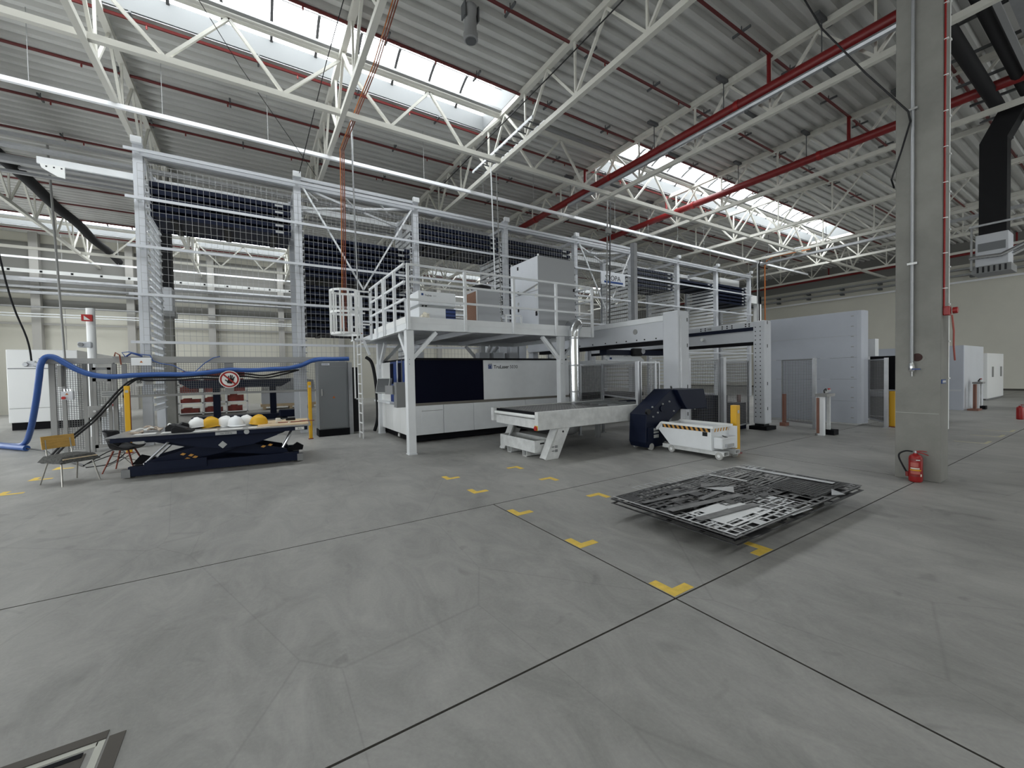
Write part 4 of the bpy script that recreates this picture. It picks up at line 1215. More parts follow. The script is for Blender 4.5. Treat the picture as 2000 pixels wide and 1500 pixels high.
# chiller
t = thing('chiller', 'grey chiller unit with brown filter side and black fan on top', 'chiller', (5.4, 9.9, ZD))
B(5.07, 5.74, 9.6, 10.3, ZD, 3.97).build('casing', 'box_grey', t, bevel=0.012)
B(5.052, 5.07, 9.66, 10.24, ZD + 0.06, 3.90).build('filter', 'filter_brown', t)
B(5.045, 5.07, 9.6, 9.66, ZD, 3.97).build('corner_trim', 'label_grey', t)
B(5.045, 5.07, 10.24, 10.3, ZD, 3.97).build('corner_trim', 'label_grey', t)
MB().lathe([(0.25, 3.97), (0.27, 4.0), (0.27, 4.08), (0.22, 4.10)], (5.36, 9.95, 0), 20).build('fan', 'black', t, smooth=True)
MB().lathe([(0.08, 4.10), (0.08, 4.13)], (5.25, 9.8, 0), 12).build('fan_hub', 'bright_white', t)
t = thing('tube_guard', 'small white tube guard beside the chiller', 'guard', (5.95, 9.7, ZD))
for x, y in ((5.85, 9.5), (6.35, 9.5), (5.85, 10.2)):
    B(x, x + 0.04, y, y + 0.04, ZD, 3.30).build('leg', 'bright_white', t)
MB().bar((5.87, 9.52, 3.30), (6.37, 9.52, 3.30), 0.04).bar((5.87, 9.52, 3.30), (5.87, 10.22, 3.30), 0.04).build('top_rail', 'bright_white', t)
MB().bar((5.87, 9.52, 3.05), (6.37, 9.52, 3.05), 0.03).build('lower_rail', 'bright_white', t)
# tall dust extractor cabinet
t = thing('extractor_cabinet', 'tall grey dust extractor cabinet standing on the platform', 'cabinet', (7.3, 9.7, ZD))
EX0, EX1, EY0, EY1 = 6.64, 7.94, 9.06, 10.46
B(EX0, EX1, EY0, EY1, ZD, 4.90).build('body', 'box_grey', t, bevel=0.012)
B(EX0 - 0.012, EX0, EY0 + 0.01, EY1 - 0.01, 3.98, 4.88).build('door', 'light_grey', t, bevel=0.004)  # doors paler than the body to imitate light on this side
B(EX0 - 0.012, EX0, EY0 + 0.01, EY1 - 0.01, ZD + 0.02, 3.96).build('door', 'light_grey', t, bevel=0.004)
MB().bar((EX0 - 0.02, EY0 + 0.02, 4.12), (EX0 - 0.02, EY0 + 0.95, 3.98), 0.02, 0.035).build('door_strip', 'fence_grey', t)
for y, z in ((EY1 - 0.45, 4.70), (EY1 - 0.45, 4.0), (EY1 - 0.45, 3.50)):
    B(EX0 - 0.03, EX0 - 0.012, y, y + 0.05, z, z + 0.09).build('lock', 'black', t)
MB().lathe([(0.045, -0.01), (0.045, 0)], (EX0 - 0.012, EY1 - 0.42, 3.73), 12, 'x').build('gauge', 'label_grey', t)
for z in (4.1, 3.88, 3.45):
    B(EX0 - 0.016, EX0 - 0.012, EY0 + 0.03, EY0 + 0.15, z - 0.1, z).build('sticker', 'paper', t)
B(EX0 - 0.03, EX0 - 0.012, EY0 + 0.05, EY0 + 0.12, 3.28, 3.40).build('handle', 'black', t)
MB().lathe([(0.15, -0.012), (0.15, 0)], (7.72, EY0, 3.03), 20, 'y').build('outlet_hole', 'black', t)
B(7.86, 7.91, EY0 - 0.02, EY0, 4.02, 4.10).build('latch', 'black', t)
for k in range(9):
    B(EX1, EX1 + 0.04, EY0 + 0.03, EY0 + 0.09, 3.1 + k * 0.2, 3.15 + k * 0.2).build('hinge', 'black', t)
MB().lathe([(0.02, 0), (0.02, 0.05)], (EX0 + 0.03, EY0 + 0.03, 4.90), 8).build('lifting_eye', 'silver', t)
MB().lathe([(0.02, 0), (0.02, 0.05)], (EX0 + 0.03, EY1 - 0.03, 4.90), 8).build('lifting_eye', 'silver', t)
# silver duct down to the floor
t = thing('exhaust_duct', 'shiny spiral exhaust duct dropping past the platform edge', 'duct', (7.35, 8.42, 0))
T(spline([(7.72, 9.06, 3.03), (7.66, 8.80, 3.05), (7.52, 8.52, 3.02), (7.36, 8.44, 2.86), (7.32, 8.42, 2.65)], 6), 0.145, 16).build('elbow', 'silver', t, smooth=True)
T([(7.32, 8.42, 2.66), (7.32, 8.42, 0.35)], 0.135, 18).build('pipe', 'silver', t, smooth=True)
for z in (2.62, 1.9, 1.2, 0.5):
    MB().lathe([(0.142, -0.02), (0.142, 0.02)], (7.32, 8.42, z), 18).build('clamp_ring', 'galv', t, smooth=True)
T(spline([(7.32, 8.42, 0.36), (7.30, 8.45, 0.22), (7.18, 8.6, 0.16), (7.0, 9.0, 0.15), (7.0, 9.95, 0.16)], 5), 0.14, 14).build('elbow', 'galv_dull', t, smooth=True)
# ================================================================== shuttle table
t = thing('shuttle_table', 'white shuttle table with grated top and slanted legs before the laser cutter', 'table', (6.3, 7.3, 0))
TX0, TX1, TY0, TY1 = 4.62, 8.02, 6.40, 8.18
MB().prism([(TX0, 0.60), (TX0, 0.955), (TX1, 0.955), (TX1, 0.60)], 'y', TY0, TY0 + 0.11).build('side_beam', 'worn_white', t, bevel=0.01)
B(TX0 - 0.03, TX1, TY1 - 0.11, TY1, 0.66, 0.955).build('side_beam', 'worn_white', t, bevel=0.01)
B(TX0 + 0.05, TX0 + 0.12, TY0 + 0.11, TY1 - 0.11, 0.62, 0.80).build('end_beam', 'worn_white', t)
T([(TX0 + 0.03, TY0 + 0.11, 0.855), (TX0 + 0.03, TY1 - 0.11, 0.855)], 0.035, 10).build('roller', 'bright_white', t, smooth=True)
B(TX0 + 0.06, TX0 + 0.08, TY0 + 0.11, TY1 - 0.11, 0.88, 0.94).build('dark_guard', 'near_black', t)
MB().lathe([(0.045, -0.03), (0.045, 0.02)], (TX0, TY0 + 0.06, 0.64), 10, 'x').build('stop_button', 'bright_red', t)
B(TX0 - 0.01, TX0, TY0 + 0.01, TY0 + 0.11, 0.60, 0.69).build('button_plate', 'yellow', t)
B(TX0 + 0.12, TX1, TY0 + 0.11, TY1 - 0.11, 0.86, 0.88).build('bed', 'soft_black', t)
for k in range(22):
    x = TX0 + 0.14 + k * 0.075
    B(x, x + 0.012, TY0 + 0.12, TY1 - 0.12, 0.88, 0.945).build('slat', 'steel', t)
for k in range(16):
    y = TY0 + 0.16 + k * 0.095
    B(TX0 + 0.14, TX0 + 1.75, y, y + 0.02, 0.93, 0.948).build('cross_slat', 'steel', t)
B(TX0 + 1.75, TX1, TY0 + 0.12, TY1 - 0.12, 0.93, 0.945).build('dark_sheet', 'scrap_dark', t)
for k in range(5):
    y = TY0 + 0.3 + k * 0.28
    B(TX0 + 2.2, TX1, y, y + 0.05, 0.945, 0.96).build('rail_strip', 'galv', t)
def leg(y0, y1, xb, xt):
    m = MB().prism([(xb, 0.0), (xb + 0.30, 0.0), (xt + 0.32, 0.62), (xt, 0.62)], 'y', y0, y1)
    return m
l1 = leg(TY0 + 0.02, TY0 + 0.10, 4.82, 5.12).build('leg', 'worn_white', t, bevel=0.008)
leg(TY1 - 0.12, TY1 - 0.03, 4.80, 5.10).build('leg', 'worn_white', t, bevel=0.008)
MB().prism([(4.80, 0.02), (4.84, 0.02), (5.13, 0.60), (5.09, 0.60)], 'y', TY0 + 0.02, TY0 + 0.22).build('leg_flange', 'worn_white', t)
MB().prism([(4.78, 0.02), (4.82, 0.02), (5.11, 0.60), (5.07, 0.60)], 'y', TY1 - 0.24, TY1 - 0.03).build('leg_flange', 'worn_white', t)
MB().lathe([(0.022, -0.003), (0.022, 0)], (5.25, TY0 + 0.02, 0.53), 10, 'y').build('key_hole', 'black', l1)
for z in (0.16, 0.24):
    B(4.96, 5.02, TY0 + 0.012, TY0 + 0.02, z, z + 0.012).build('print_mark', 'fitting_grey', l1)
    B(5.04, 5.10, TY0 + 0.012, TY0 + 0.02, z - 0.02, z + 0.03).build('print_mark', 'mid_grey', l1)
B(5.2, 5.3, TY0 + 0.1, TY1 - 0.1, 0.45, 0.55).build('cross_tie', 'soft_black', t)
for x in (7.6,):
    B(x, x + 0.12, TY1 - 0.3, TY1 - 0.2, 0, 0.66).build('rear_leg', 'mid_grey', t)
    B(x, x + 0.12, TY0 + 0.3, TY0 + 0.4, 0, 0.62).build('rear_leg', 'mid_grey', t)
# catch tray under the table
t = thing('catch_tray', 'white steel catch tray on fork pockets under the shuttle table', 'tray', (4.95, 7.3, 0))
a, b, c, d = 4.72, 5.16, 6.66, 8.0
B(a, a + 0.02, c, d, 0.12, 0.36).build('side_wall', 'worn_white', t)
B(b - 0.02, b, c, d, 0.12, 0.36).build('side_wall', 'worn_white', t)
B(a + 0.02, b - 0.02, c, c + 0.02, 0.12, 0.36).build('end_wall', 'worn_white', t)
B(a + 0.02, b - 0.02, d - 0.02, d, 0.12, 0.36).build('end_wall', 'worn_white', t)
B(a + 0.02, b - 0.02, c + 0.02, d - 0.02, 0.12, 0.14).build('bottom', 'label_grey', t)
for y in (6.95, 7.55):
    mm = MB().box(a, b, y, y + 0.012, 0, 0.12).box(a, b, y + 0.15, y + 0.162, 0, 0.12).box(a, b, y, y + 0.162, 0, 0.012)
    mm.build('fork_pocket', 'worn_white', t)
B(4.85, 4.95, c - 0.004, c, 0.28, 0.31).build('grip_slot', 'black', t)

# ================================================================== loading gantry
g = thing('loading_gantry', 'pale grey loading gantry with two portal beams over the cutting table', 'gantry', (10, 9, 0))
def pillar(x0, x1, y0, y1, z0, z1, name='column'):
    return B(x0, x1, y0, y1, z0, z1).build(name, 'light_grey', g, bevel=0.03)
c1 = pillar(9.05, 9.50, 6.49, 6.95, 0.0, 3.22)
B(9.11, 9.18, 6.485, 6.49, 0.05, 3.1).build('cover_seam', 'galv', c1)
b1 = B(9.11, 9.42, 6.95, 13.2, 2.51, 3.15).build('beam', 'light_grey', g, bevel=0.02)
B(9.095, 9.11, 6.95, 13.2, 3.01, 3.15).build('beam_flange', 'white', b1)
MB().lathe([(0.075, -0.01), (0.075, 0)], (9.11, 7.9, 2.81), 16, 'x').build('port_hole', 'fence_grey', b1)
for y in (7.2, 7.58, 7.85, 8.23, 8.6, 9.05, 9.6, 10.2):
    MB().lathe([(0.02, -0.012), (0.02, 0)], (9.11, y, 2.57), 8, 'x').build('bolt', 'black', b1)
B(9.14, 9.36, 6.95, 12.5, 2.40, 2.51).build('lower_rail', 'near_black', g)
c2 = pillar(12.04, 12.40, 5.90, 6.22, 0.16, 3.06)
B(11.96, 12.48, 5.82, 6.3, 0.0, 0.10).build('foot', 'near_black', c2)
B(12.08, 12.36, 5.95, 6.2, 0.10, 0.16).build('foot_pad', 'black', c2)
for k in range(22):
    z = 0.35 + k * 0.12
    for y in (6.02, 6.15):
        B(12.035, 12.04, y - 0.012, y + 0.012, z, z + 0.028).build('slot', 'black', c2)
for z in (0.55, 1.25, 2.3, 2.95):
    B(12.16, 12.19, 5.893, 5.90, z, z + 0.09).build('bracket_slot', 'fitting_grey', c2)
    B(9.40, 9.43, 6.483, 6.49, z, z + 0.09).build('bracket_slot', 'fitting_grey', c1)
b2 = B(12.10, 12.34, 6.22, 13.2, 2.46, 3.05).build('beam', 'light_grey', g, bevel=0.01)
B(12.06, 12.10, 6.22, 13.0, 2.80, 2.90).build('guide_rail', 'navy', b2)
B(12.06, 12.10, 6.22, 13.0, 2.38, 2.48).build('guide_rail', 'near_black', b2)
for y in (6.35, 6.45, 6.85, 7.0, 7.15, 7.7, 7.85):
    for z in (2.94, 3.0):
        MB().lathe([(0.02, -0.01), (0.02, 0)], (12.10, y, z), 8, 'x').build('bolt', 'black', b2)
B(12.09, 12.10, 7.50, 7.62, 2.94, 3.0).build('plate', 'fence_grey', b2)
T([(12.06, 7.75, 2.66), (11.98, 7.75, 2.66)], 0.05, 10).build('sensor', 'bright_white', b2, smooth=True)
# travelling cross beam
cb = B(9.3, 12.1, 9.2, 9.5, 2.24, 2.40).build('travelling_beam', 'navy', g)
B(10.4, 10.8, 9.05, 9.25, 2.2, 2.46).build('drive_motor', 'black', cb, bevel=0.05)
MB().lathe([(0.09, -0.06), (0.09, 0.06)], (10.8, 9.1, 2.36), 14, 'y').build('drive_wheel', 'galv', cb, smooth=True)
B(9.15, 9.38, 12.9, 13.2, 0, 2.5).build('column', 'light_grey', g)
B(12.05, 12.4, 12.9, 13.2, 0, 2.5).build('column', 'light_grey', g)
# suction frame
t = thing('suction_frame', 'white suction loading frame hanging behind the mesh fence', 'frame', (11.3, 10, 2))
B(9.6, 12.0, 10.0, 11.4, 1.98, 2.10).build('frame_plate', 'white', t, bevel=0.02)
MB().prism([(10.3, 2.10), (12.1, 2.10), (11.9, 2.24), (10.1, 2.24)], 'y', 10.1, 10.12).build('front_plate', 'white', t)
B(10.35, 10.45, 10.09, 10.1, 2.14, 2.20).build('logo_square', 'logo_blue', t)
for y in (10.0, 10.5, 11.1):
    T([(9.5, y, 1.94), (12.1, y, 1.94)], 0.035, 8).build('suction_bar', 'bright_white', t, smooth=True)
for x in (9.9, 10.8, 11.7):
    B(x, x + 0.08, 10.6, 10.7, 2.1, 2.45).build('hanger', 'galv', t)
# sheet stack on dark carts behind the fence
t = thing('sheet_cart', 'dark sheet cart with steel sheets behind the mesh fence', 'cart', (10.5, 10.5, 0))
B(8.95, 11.8, 9.9, 11.3, 0.55, 0.72).build('deck', 'navy', t)
B(8.95, 11.8, 9.9, 11.3, 0.85, 0.97).build('rim', 'near_black', t)
for x in (9.0, 11.6):
    for y in (9.95, 11.1):
        B(x, x + 0.12, y, y + 0.12, 0.0, 0.55).build('leg', 'navy', t)
for k in range(3):
    B(9.05, 11.7, 9.95, 11.25, 0.72 + k * 0.04, 0.75 + k * 0.04).build('sheet', 'sheet', t)
t = thing('metal_curtain', 'shiny metal guard wall behind the sheet cart', 'guard', (10.5, 12.4, 0))
for k in range(4):
    B(8.9 + k * 0.85, 9.73 + k * 0.85, 12.4, 12.44, 0.6, 2.0).build('plate', 'sheet', t)
B(8.8, 12.4, 12.44, 12.5, 0, 0.6).build('skirt', 'mid_grey', t)

# ================================================================== machine guarding fence
def fence(label, segs, posts, z1=1.95, nm='guard_fence', z0=0.12, pw=0.06):
    t = thing(nm, label, 'fence', (*posts[0], 0))
    for (x, y) in posts:
        B(x - pw / 2, x + pw / 2, y - pw / 2, y + pw / 2, 0, z1).build('post', 'galv', t)
        B(x - pw, x + pw, y - pw, y + pw, 0, 0.015).build('base_plate', 'galv', t)
    for (p, q, a, b) in segs:
        pv, qv = Vector((*p, 0)), Vector((*q, 0))
        d = (qv - pv).normalized() * 0.02
        fr = MB()
        for z in (a, b - 0.04):
            fr.bar((p[0], p[1], z + 0.02), (q[0], q[1], z + 0.02), 0.03, 0.04)
        for c in (pv + d, qv - d):
            fr.bar((c.x, c.y, a), (c.x, c.y, b), 0.035)
        f = fr.build('panel_frame', 'galv', t)
        grid(MB(), p, q, a + 0.04, b - 0.04, 0.045, 0.045, 0.0065).build('wire_mesh', 'dark_wire', f)
    return t
fence('grey mesh fence standing around the shuttle table exit', [((7.55, 8.47), (8.35, 8.47), 0.35, 1.93), ((8.36, 8.40), (7.47, 6.46), 1.05, 1.93), ((7.50, 6.38), (8.22, 6.42), 0.75, 1.93)],
      [(7.52, 8.47), (8.38, 8.46), (7.44, 6.40), (8.06, 6.42)], 1.94)
fence('grey mesh fence and door frame between the two gantry columns', [((9.62, 6.6), (10.28, 6.16), 0.15, 1.98), ((10.46, 6.12), (11.95, 6.3), 0.15, 1.94)], [(9.6, 6.62), (10.36, 6.12)], 2.02, pw=0.12)
fence('grey mesh fence panel against the big grey partition', [((13.75, 6.25), (13.27, 5.20), 0.12, 1.97)], [(13.24, 5.18)], 1.98, pw=0.08)
fence('grey mesh gate half hidden behind the concrete pillar', [((16.0, 4.82), (15.02, 4.16), 0.12, 1.93)], [(14.96, 4.12)], 1.95, pw=0.08)
light_post(8.29, 4.64, 0.98, 'short yellow light curtain post beside the white tipping bin', 0.13, 0.13)
light_post(15.22, 4.05, 1.01, 'short yellow light curtain post half hidden by the pillar', 0.13, 0.13)
light_post(10.05, 8.6, 1.75, 'yellow light curtain post seen through the mesh behind the bin', 0.08, 0.08)
light_post(11.9, 8.9, 1.75, 'yellow light curtain post inside the door frame of the fence', 0.10, 0.10)
for x, y, nm in ((12.25, 6.75, 'behind the slotted gantry column'), (13.35, 6.0, 'behind the fence panel by the partition')):
    tag(B(x, x + 0.12, y, y + 0.06, 0.1, 0.95).box(x - 0.05, x + 0.17, y - 0.05, y + 0.11, 0, 0.1).build('light_barrier', 'copper_red'), 'low brown light barrier post ' + nm, 'safety post', 'brown light barrier posts')

# scrap conveyor: dark blue, angled
t = thing('scrap_conveyor', 'dark blue angled scrap conveyor between the table and the bin', 'conveyor', (7.8, 6.0, 0))
MB().prism([(7.06, 0.18), (7.10, 0.78), (7.36, 0.94), (7.92, 1.29), (8.95, 1.27), (8.98, 1.22), (8.2, 0.80), (7.86, 0.60), (7.80, 0.06), (7.12, 0.06)], 'y', 5.88, 6.34).build('body', 'navy', t, bevel=0.015)
MB().prism([(8.0, 1.28), (9.0, 1.27), (9.12, 0.98), (9.12, 0.80), (8.35, 0.82), (8.2, 1.0)], 'y', 5.78, 6.44).build('head', 'navy', t, bevel=0.015)
B(7.12, 7.62, 5.86, 5.88, 0.2, 0.5).build('side_door', 'navy', t)
for x, z in ((7.28, 0.93), (7.45, 0.80), (7.62, 0.98), (7.85, 1.02), (7.30, 0.72), (8.0, 0.80)):
    MB().lathe([(0.02, -0.02), (0.018, -0.025), (0.022, 0.0)], (x, 5.88, z), 10, 'y').build('bolt_head', 'galv_dull', t, smooth=True)
MB().lathe([(0.06, -0.04), (0.06, 0.02)], (7.12, 5.87, 0.84), 14, 'y').build('bearing', 'black', t, smooth=True)
MB().lathe([(0.07, -0.03), (0.07, 0.0)], (7.60, 5.88, 0.88), 16, 'y').build('bearing_cover', 'navy', t, smooth=True)
for z, h in ((0.42, 0.05), (0.36, 0.04), (0.26, 0.07)):
    B(7.30, 7.46, 5.854, 5.86, z, z + h).build('sticker', 'label_grey', t)
for x, y in ((7.25, 5.9), (7.7, 5.9), (7.25, 6.3), (7.7, 6.3)):
    w1 = MB().lathe([(0.075, -0.025), (0.075, 0.025)], (x, y, 0.075), 14, 'y').build('caster', 'wheel_grey', t, smooth=True)
B(8.5, 8.7, 6.05, 6.30, 0.0, 0.8).build('support', 'galv', t)
MB().bar((7.98, 5.9, 1.29), (7.92, 5.88, 1.36), 0.03).build('lever', 'fitting_grey', t)
# dark chip conveyor farther back
t = thing('chip_conveyor', 'long dark blue chip conveyor with ribbed side behind the mesh', 'conveyor', (10.8, 6.9, 0))
B(9.62, 11.0, 6.75, 7.3, 0.05, 0.95).build('body', 'navy', t)
for k in range(7):
    B(9.62, 11.0, 6.735, 6.75, 0.08 + k * 0.085, 0.10 + k * 0.085).build('rib', 'near_black', t)
B(9.6, 11.9, 7.3, 7.9, 0.92, 1.0).build('belt', 'light_grey', t)
MB().lathe([(0.28, -0.03), (0.28, 0)], (10.05, 6.75, 0.72), 22, 'y').build('access_cover', 'navy_glass', t, smooth=True)
MB().lathe([(0.07, -0.035), (0.07, -0.03)], (10.05, 6.75, 0.72), 14, 'y').build('warning_dot', 'paper', t)
MB().lathe([(0.04, -0.038), (0.04, -0.035)], (10.05, 6.75, 0.72), 14, 'y').build('warning_dot', 'bright_red', t)
B(11.05, 11.45, 6.62, 7.2, 0.02, 0.98).build('side_box', 'navy', t, bevel=0.01)
B(11.5, 12.05, 6.42, 6.9, 0.0, 0.75).build('end_box', 'navy', t, bevel=0.01)

# tipping bin
t = thing('tipping_bin', 'white wheeled tipping bin with a black and orange hazard stripe rim', 'bin', (7.65, 5.1, 0))
bx0, bx1 = 7.36, 8.00
prof = [(4.58, 0.17), (5.50, 0.17), (5.78, 0.46), (5.70, 0.60), (4.58, 0.60)]
inn = [(4.60, 0.19), (5.49, 0.19), (5.76, 0.46), (5.69, 0.60), (4.60, 0.60)]
for x in (bx0, bx1 - 0.012):
    MB().prism(prof, 'x', x, x + 0.012).build('side_wall', 'white', t)
mm = MB()
for i in (0, 1, 2, 4):
    (y1_, z1_), (y2_, z2_) = prof[i], prof[(i + 1) % 5]
    mm.bar((7.68, y1_, z1_), (7.68, y2_, z2_), bx1 - bx0 - 0.024, 0.012)
mm.build('shell', 'white', t)
rm = MB()
for x in (bx0, bx1):
    rm.bar((x, 4.56, 0.61), (x, 5.70, 0.61), 0.045, 0.045)
    rm.bar((x, 5.70, 0.61), (x, 5.82, 0.47), 0.045, 0.045)
rm.bar((bx0 - 0.02, 4.56, 0.61), (bx1 + 0.02, 4.56, 0.61), 0.045, 0.045)
rm.bar((bx0, 5.82, 0.47), (bx1, 5.82, 0.47), 0.045, 0.045)
rm.build('rim', 'bright_white', t)
B(bx0 + 0.02, bx1 - 0.02, 4.64, 5.66, 0.50, 0.52).build('contents_lid', 'box_grey', t)
st = MB().box(bx0 - 0.003, bx0, 4.60, 5.68, 0.515, 0.585).build('hazard_stripe', 'black', t)
for k in range(10):
    y = 4.63 + k * 0.105
    MB().prism([(y, 0.515), (y + 0.05, 0.515), (y + 0.09, 0.585), (y + 0.04, 0.585)], 'x', bx0 - 0.006, bx0 - 0.003).build('stripe', 'hazard_orange', st)
st = MB().box(bx0 + 0.06, bx1 - 0.01, 4.575, 4.58, 0.515, 0.585).build('hazard_stripe', 'black', t)
for k in range(6):
    x = bx0 + 0.08 + k * 0.095
    MB().prism([(x, 0.515), (x + 0.045, 0.515), (x + 0.08, 0.585), (x + 0.035, 0.585)], 'y', 4.572, 4.575).build('stripe', 'hazard_orange', st)
B(bx0 - 0.006, bx0 - 0.001, 4.66, 4.76, 0.43, 0.51).build('rating_plate', 'black', t)
B(bx0 + 0.06, bx1 - 0.10, 4.40, 4.58, 0.20, 0.42).build('tilt_mechanism', 'white', t, bevel=0.02)
T([(bx0 + 0.10, 4.42, 0.46), (bx1 - 0.2, 4.42, 0.36)], 0.012, 6).build('release_lever', 'fitting_grey', t)
B(bx0 + 0.15, bx1 - 0.25, 4.36, 4.40, 0.24, 0.30).build('latch', 'silver', t)
B(bx1 - 0.06, bx1, 4.44, 4.58, 0.17, 0.60).build('corner_post', 'white', t)
for x in (bx0 + 0.05, bx1 - 0.21):
    mm = MB().box(x, x + 0.16, 4.36, 5.72, 0.15, 0.16).box(x, x + 0.01, 4.36, 5.72, 0.09, 0.15).box(x + 0.15, x + 0.16, 4.36, 5.72, 0.09, 0.15).box(x, x + 0.16, 4.36, 5.72, 0.08, 0.09)
    mm.build('fork_channel', 'worn_white', t)
for x in (bx0 + 0.06, bx1 - 0.08):
    for y in (4.46, 5.50):
        wh = MB().lathe([(0.068, -0.022), (0.075, -0.015), (0.075, 0.015), (0.068, 0.022)], (x, y, 0.075), 16, 'x').build('caster_wheel', 'wheel_grey', t, smooth=True)
        MB().lathe([(0.03, -0.026), (0.03, 0.026)], (x, y, 0.075), 10, 'x').build('hub', 'bright_white', wh, smooth=True)

# big grey partition
t = thing('partition', 'big smooth blue-grey machine partition with rounded end', 'partition', (15.2, 6.5, 0))
for a, b in ((0.05, 0.70), (0.705, 1.35), (1.355, 1.99), (1.995, 2.64), (2.645, 3.36)):
    B(14.98, 15.02, 4.78, 7.35, a, b).build('panel', 'panel_grey', t)
MB().prism([(14.98, 4.78), (15.02, 4.70), (15.10, 4.66), (15.42, 4.66), (15.42, 4.80), (15.02, 4.80)], 'z', 0.05, 3.36).build('corner_panel', 'panel_grey', t)
for k in range(11):
    z = 0.2 + k * 0.3
    B(14.974, 14.98, 4.86, 4.93, z, z + 0.02).build('rivet', 'fence_grey', t)
B(15.02, 15.4, 4.8, 7.35, 0.0, 0.05).build('skirting', 'bright_white', t)
# machine behind the pillar
t = thing('bending_machine', 'white machine with a black opening partly hidden behind the pillar', 'machine', (17.5, 5.5, 0))
B(16.8, 17.1, 4.9, 8.2, 2.05, 2.60).build('top_beam', 'white', t)
for y in (5.1, 6.2):
    B(16.8, 17.05, y, y + 0.2, 0, 2.05).build('column', 'white', t)
B(17.6, 17.7, 3.6, 8.2, 0.95, 2.05).build('black_guard', 'near_black', t)
B(17.0, 18.2, 3.8, 8.0, 0.75, 0.92).build('bed', 'galv', t)
B(17.3, 18.2, 3.9, 7.8, 0.1, 0.7).build('base', 'mid_grey', t)
B(16.9, 17.0, 5.55, 5.65, 2.6, 2.9).build('lamp_post', 'galv_dull', t)
MB().lathe([(0.05, 2.9), (0.05, 3.05)], (16.95, 5.6, 0), 10).build('signal_lamp', 'blue', t, smooth=True)
# control pedestal near the partition
def pedestal(x, y, label, s=1.0):
    t = thing('control_pedestal', label, 'pedestal', (x, y, 0))
    B(x - 0.08, x + 0.02, y - 0.03, y + 0.10, 0, 0.98).build('column', 'white', t)
    B(x + 0.22, x + 0.27, y - 0.05, y + 0.02, 0.05, 0.98).build('column', 'worn_white', t)
    MB().prism([(x - 0.12, 0.98), (x + 0.34, 0.98), (x + 0.36, 1.05), (x - 0.14, 1.05)], 'y', y - 0.12, y + 0.14).build('tray', 'fence_grey', t)
    B(x + 0.16, x + 0.44, y - 0.16, y + 0.04, 0, 0.13).build('foot', 'near_black', t)
    hd = MB().bar((x + 0.05, y, 1.08), (x + 0.28, y - 0.02, 1.13), 0.07, 0.05).build('hand_control', 'label_grey', t)
    MB().lathe([(0.03, 0), (0.03, 0.04)], (x + 0.26, y - 0.02, 1.14), 8).build('stop_button', 'bright_red', hd)
    T(spline([(x + 0.04, y, 1.07), (x - 0.02, y - 0.02, 1.14), (x + 0.06, y - 0.03, 1.17), (x + 0.12, y, 1.08)]), 0.012, 6).build('coil_cable', 'black', t, smooth=True)
    return t
t = pedestal(12.16, 4.56, 'white control pedestal with black foot in front of the grey partition')
B(12.06, 12.08, 4.62, 4.68, 0.05, 0.95).build('light_barrier', 'copper_red', t)
B(11.95, 12.1, 4.7, 4.95, 0, 0.05).build('floor_plate', 'fence_grey', t)
pedestal(23.4, 3.75, 'white control pedestal with black foot far beyond the pillar')
t = thing('far_partition', 'grey partition with a white side far beyond the pillar', 'partition', (23.2, 4.5, 0))
B(22.6, 22.7, 4.0, 9, 0, 2.45).build('panel', 'panel_grey', t)
B(22.7, 25.8, 4.0, 4.1, 0, 2.45).build('side_panel', 'light_grey', t)
B(22.59, 22.6, 4.05, 4.6, 0.72, 0.78).build('rail', 'light_grey', t)
t = thing('white_machine', 'white machine cabinet with handles at the far end of the hall', 'cabinet', (30, 4.6, 0))
B(29.5, 33.2, 4.45, 7.5, 0.08, 2.25).build('body', 'bright_white', t)
B(29.6, 33.1, 4.5, 7.4, 0, 0.08).build('plinth', 'mid_grey', t)
for x in (30.5, 32.4):
    B(x, x + 0.1, 4.40, 4.45, 1.1, 1.6).build('handle', 'fence_grey', t)
tag(B(22.85, 23.0, 3.72, 3.80, 0.06, 0.98).box(22.6, 23.2, 3.62, 3.9, 0, 0.06).build('light_barrier', 'copper_red'), 'low brown light barrier post far beyond the pillar', 'safety post', 'brown light barrier posts')
# ================================================================== scissor lift table
LT = Matrix.Translation((-0.50, 10.10, 0)) @ Matrix.Rotation(math.radians(-5.0), 4, 'Z')
t = thing('lift_table', 'low dark blue scissor lift table covered with helmets and tools', 'lift table', (-0.5, 10.1, 0))
def L(mb, name, m_, parent=None, **k):
    return mb.xf(LT).build(name, m_, parent or t, **k)
for s in (-1, 1):
    L(MB().box(-1.33, 1.33, s * 0.50 - 0.05, s * 0.50 + 0.05, 0.03, 0.20), 'base_beam', 'navy', bevel=0.006)
L(MB().box(-1.33, -1.22, -0.45, 0.45, 0.04, 0.18), 'base_end', 'navy')
L(MB().box(1.22, 1.33, -0.45, 0.45, 0.04, 0.18), 'base_end', 'navy')
L(MB().box(-1.1, -0.2, -0.58, -0.55, 0.10, 0.26), 'base_cover', 'navy')
for s in (-1, 1):
    y0, y1 = s * 0.40 - 0.025, s * 0.40 + 0.025
    L(MB().prism([(-1.15, 0.16), (-1.05, 0.14), (0.0, 0.30), (1.05, 0.60), (1.15, 0.66), (1.0, 0.70), (0.0, 0.56), (-1.1, 0.26)], 'y', y0, y1), 'scissor_arm', 'navy')
    y0, y1 = s * 0.33 - 0.025, s * 0.33 + 0.025
    L(MB().prism([(1.15, 0.16), (1.05, 0.14), (0.0, 0.30), (-1.05, 0.60), (-1.15, 0.66), (-1.0, 0.70), (0.0, 0.56), (1.1, 0.26)], 'y', y0, y1), 'scissor_arm', 'navy')
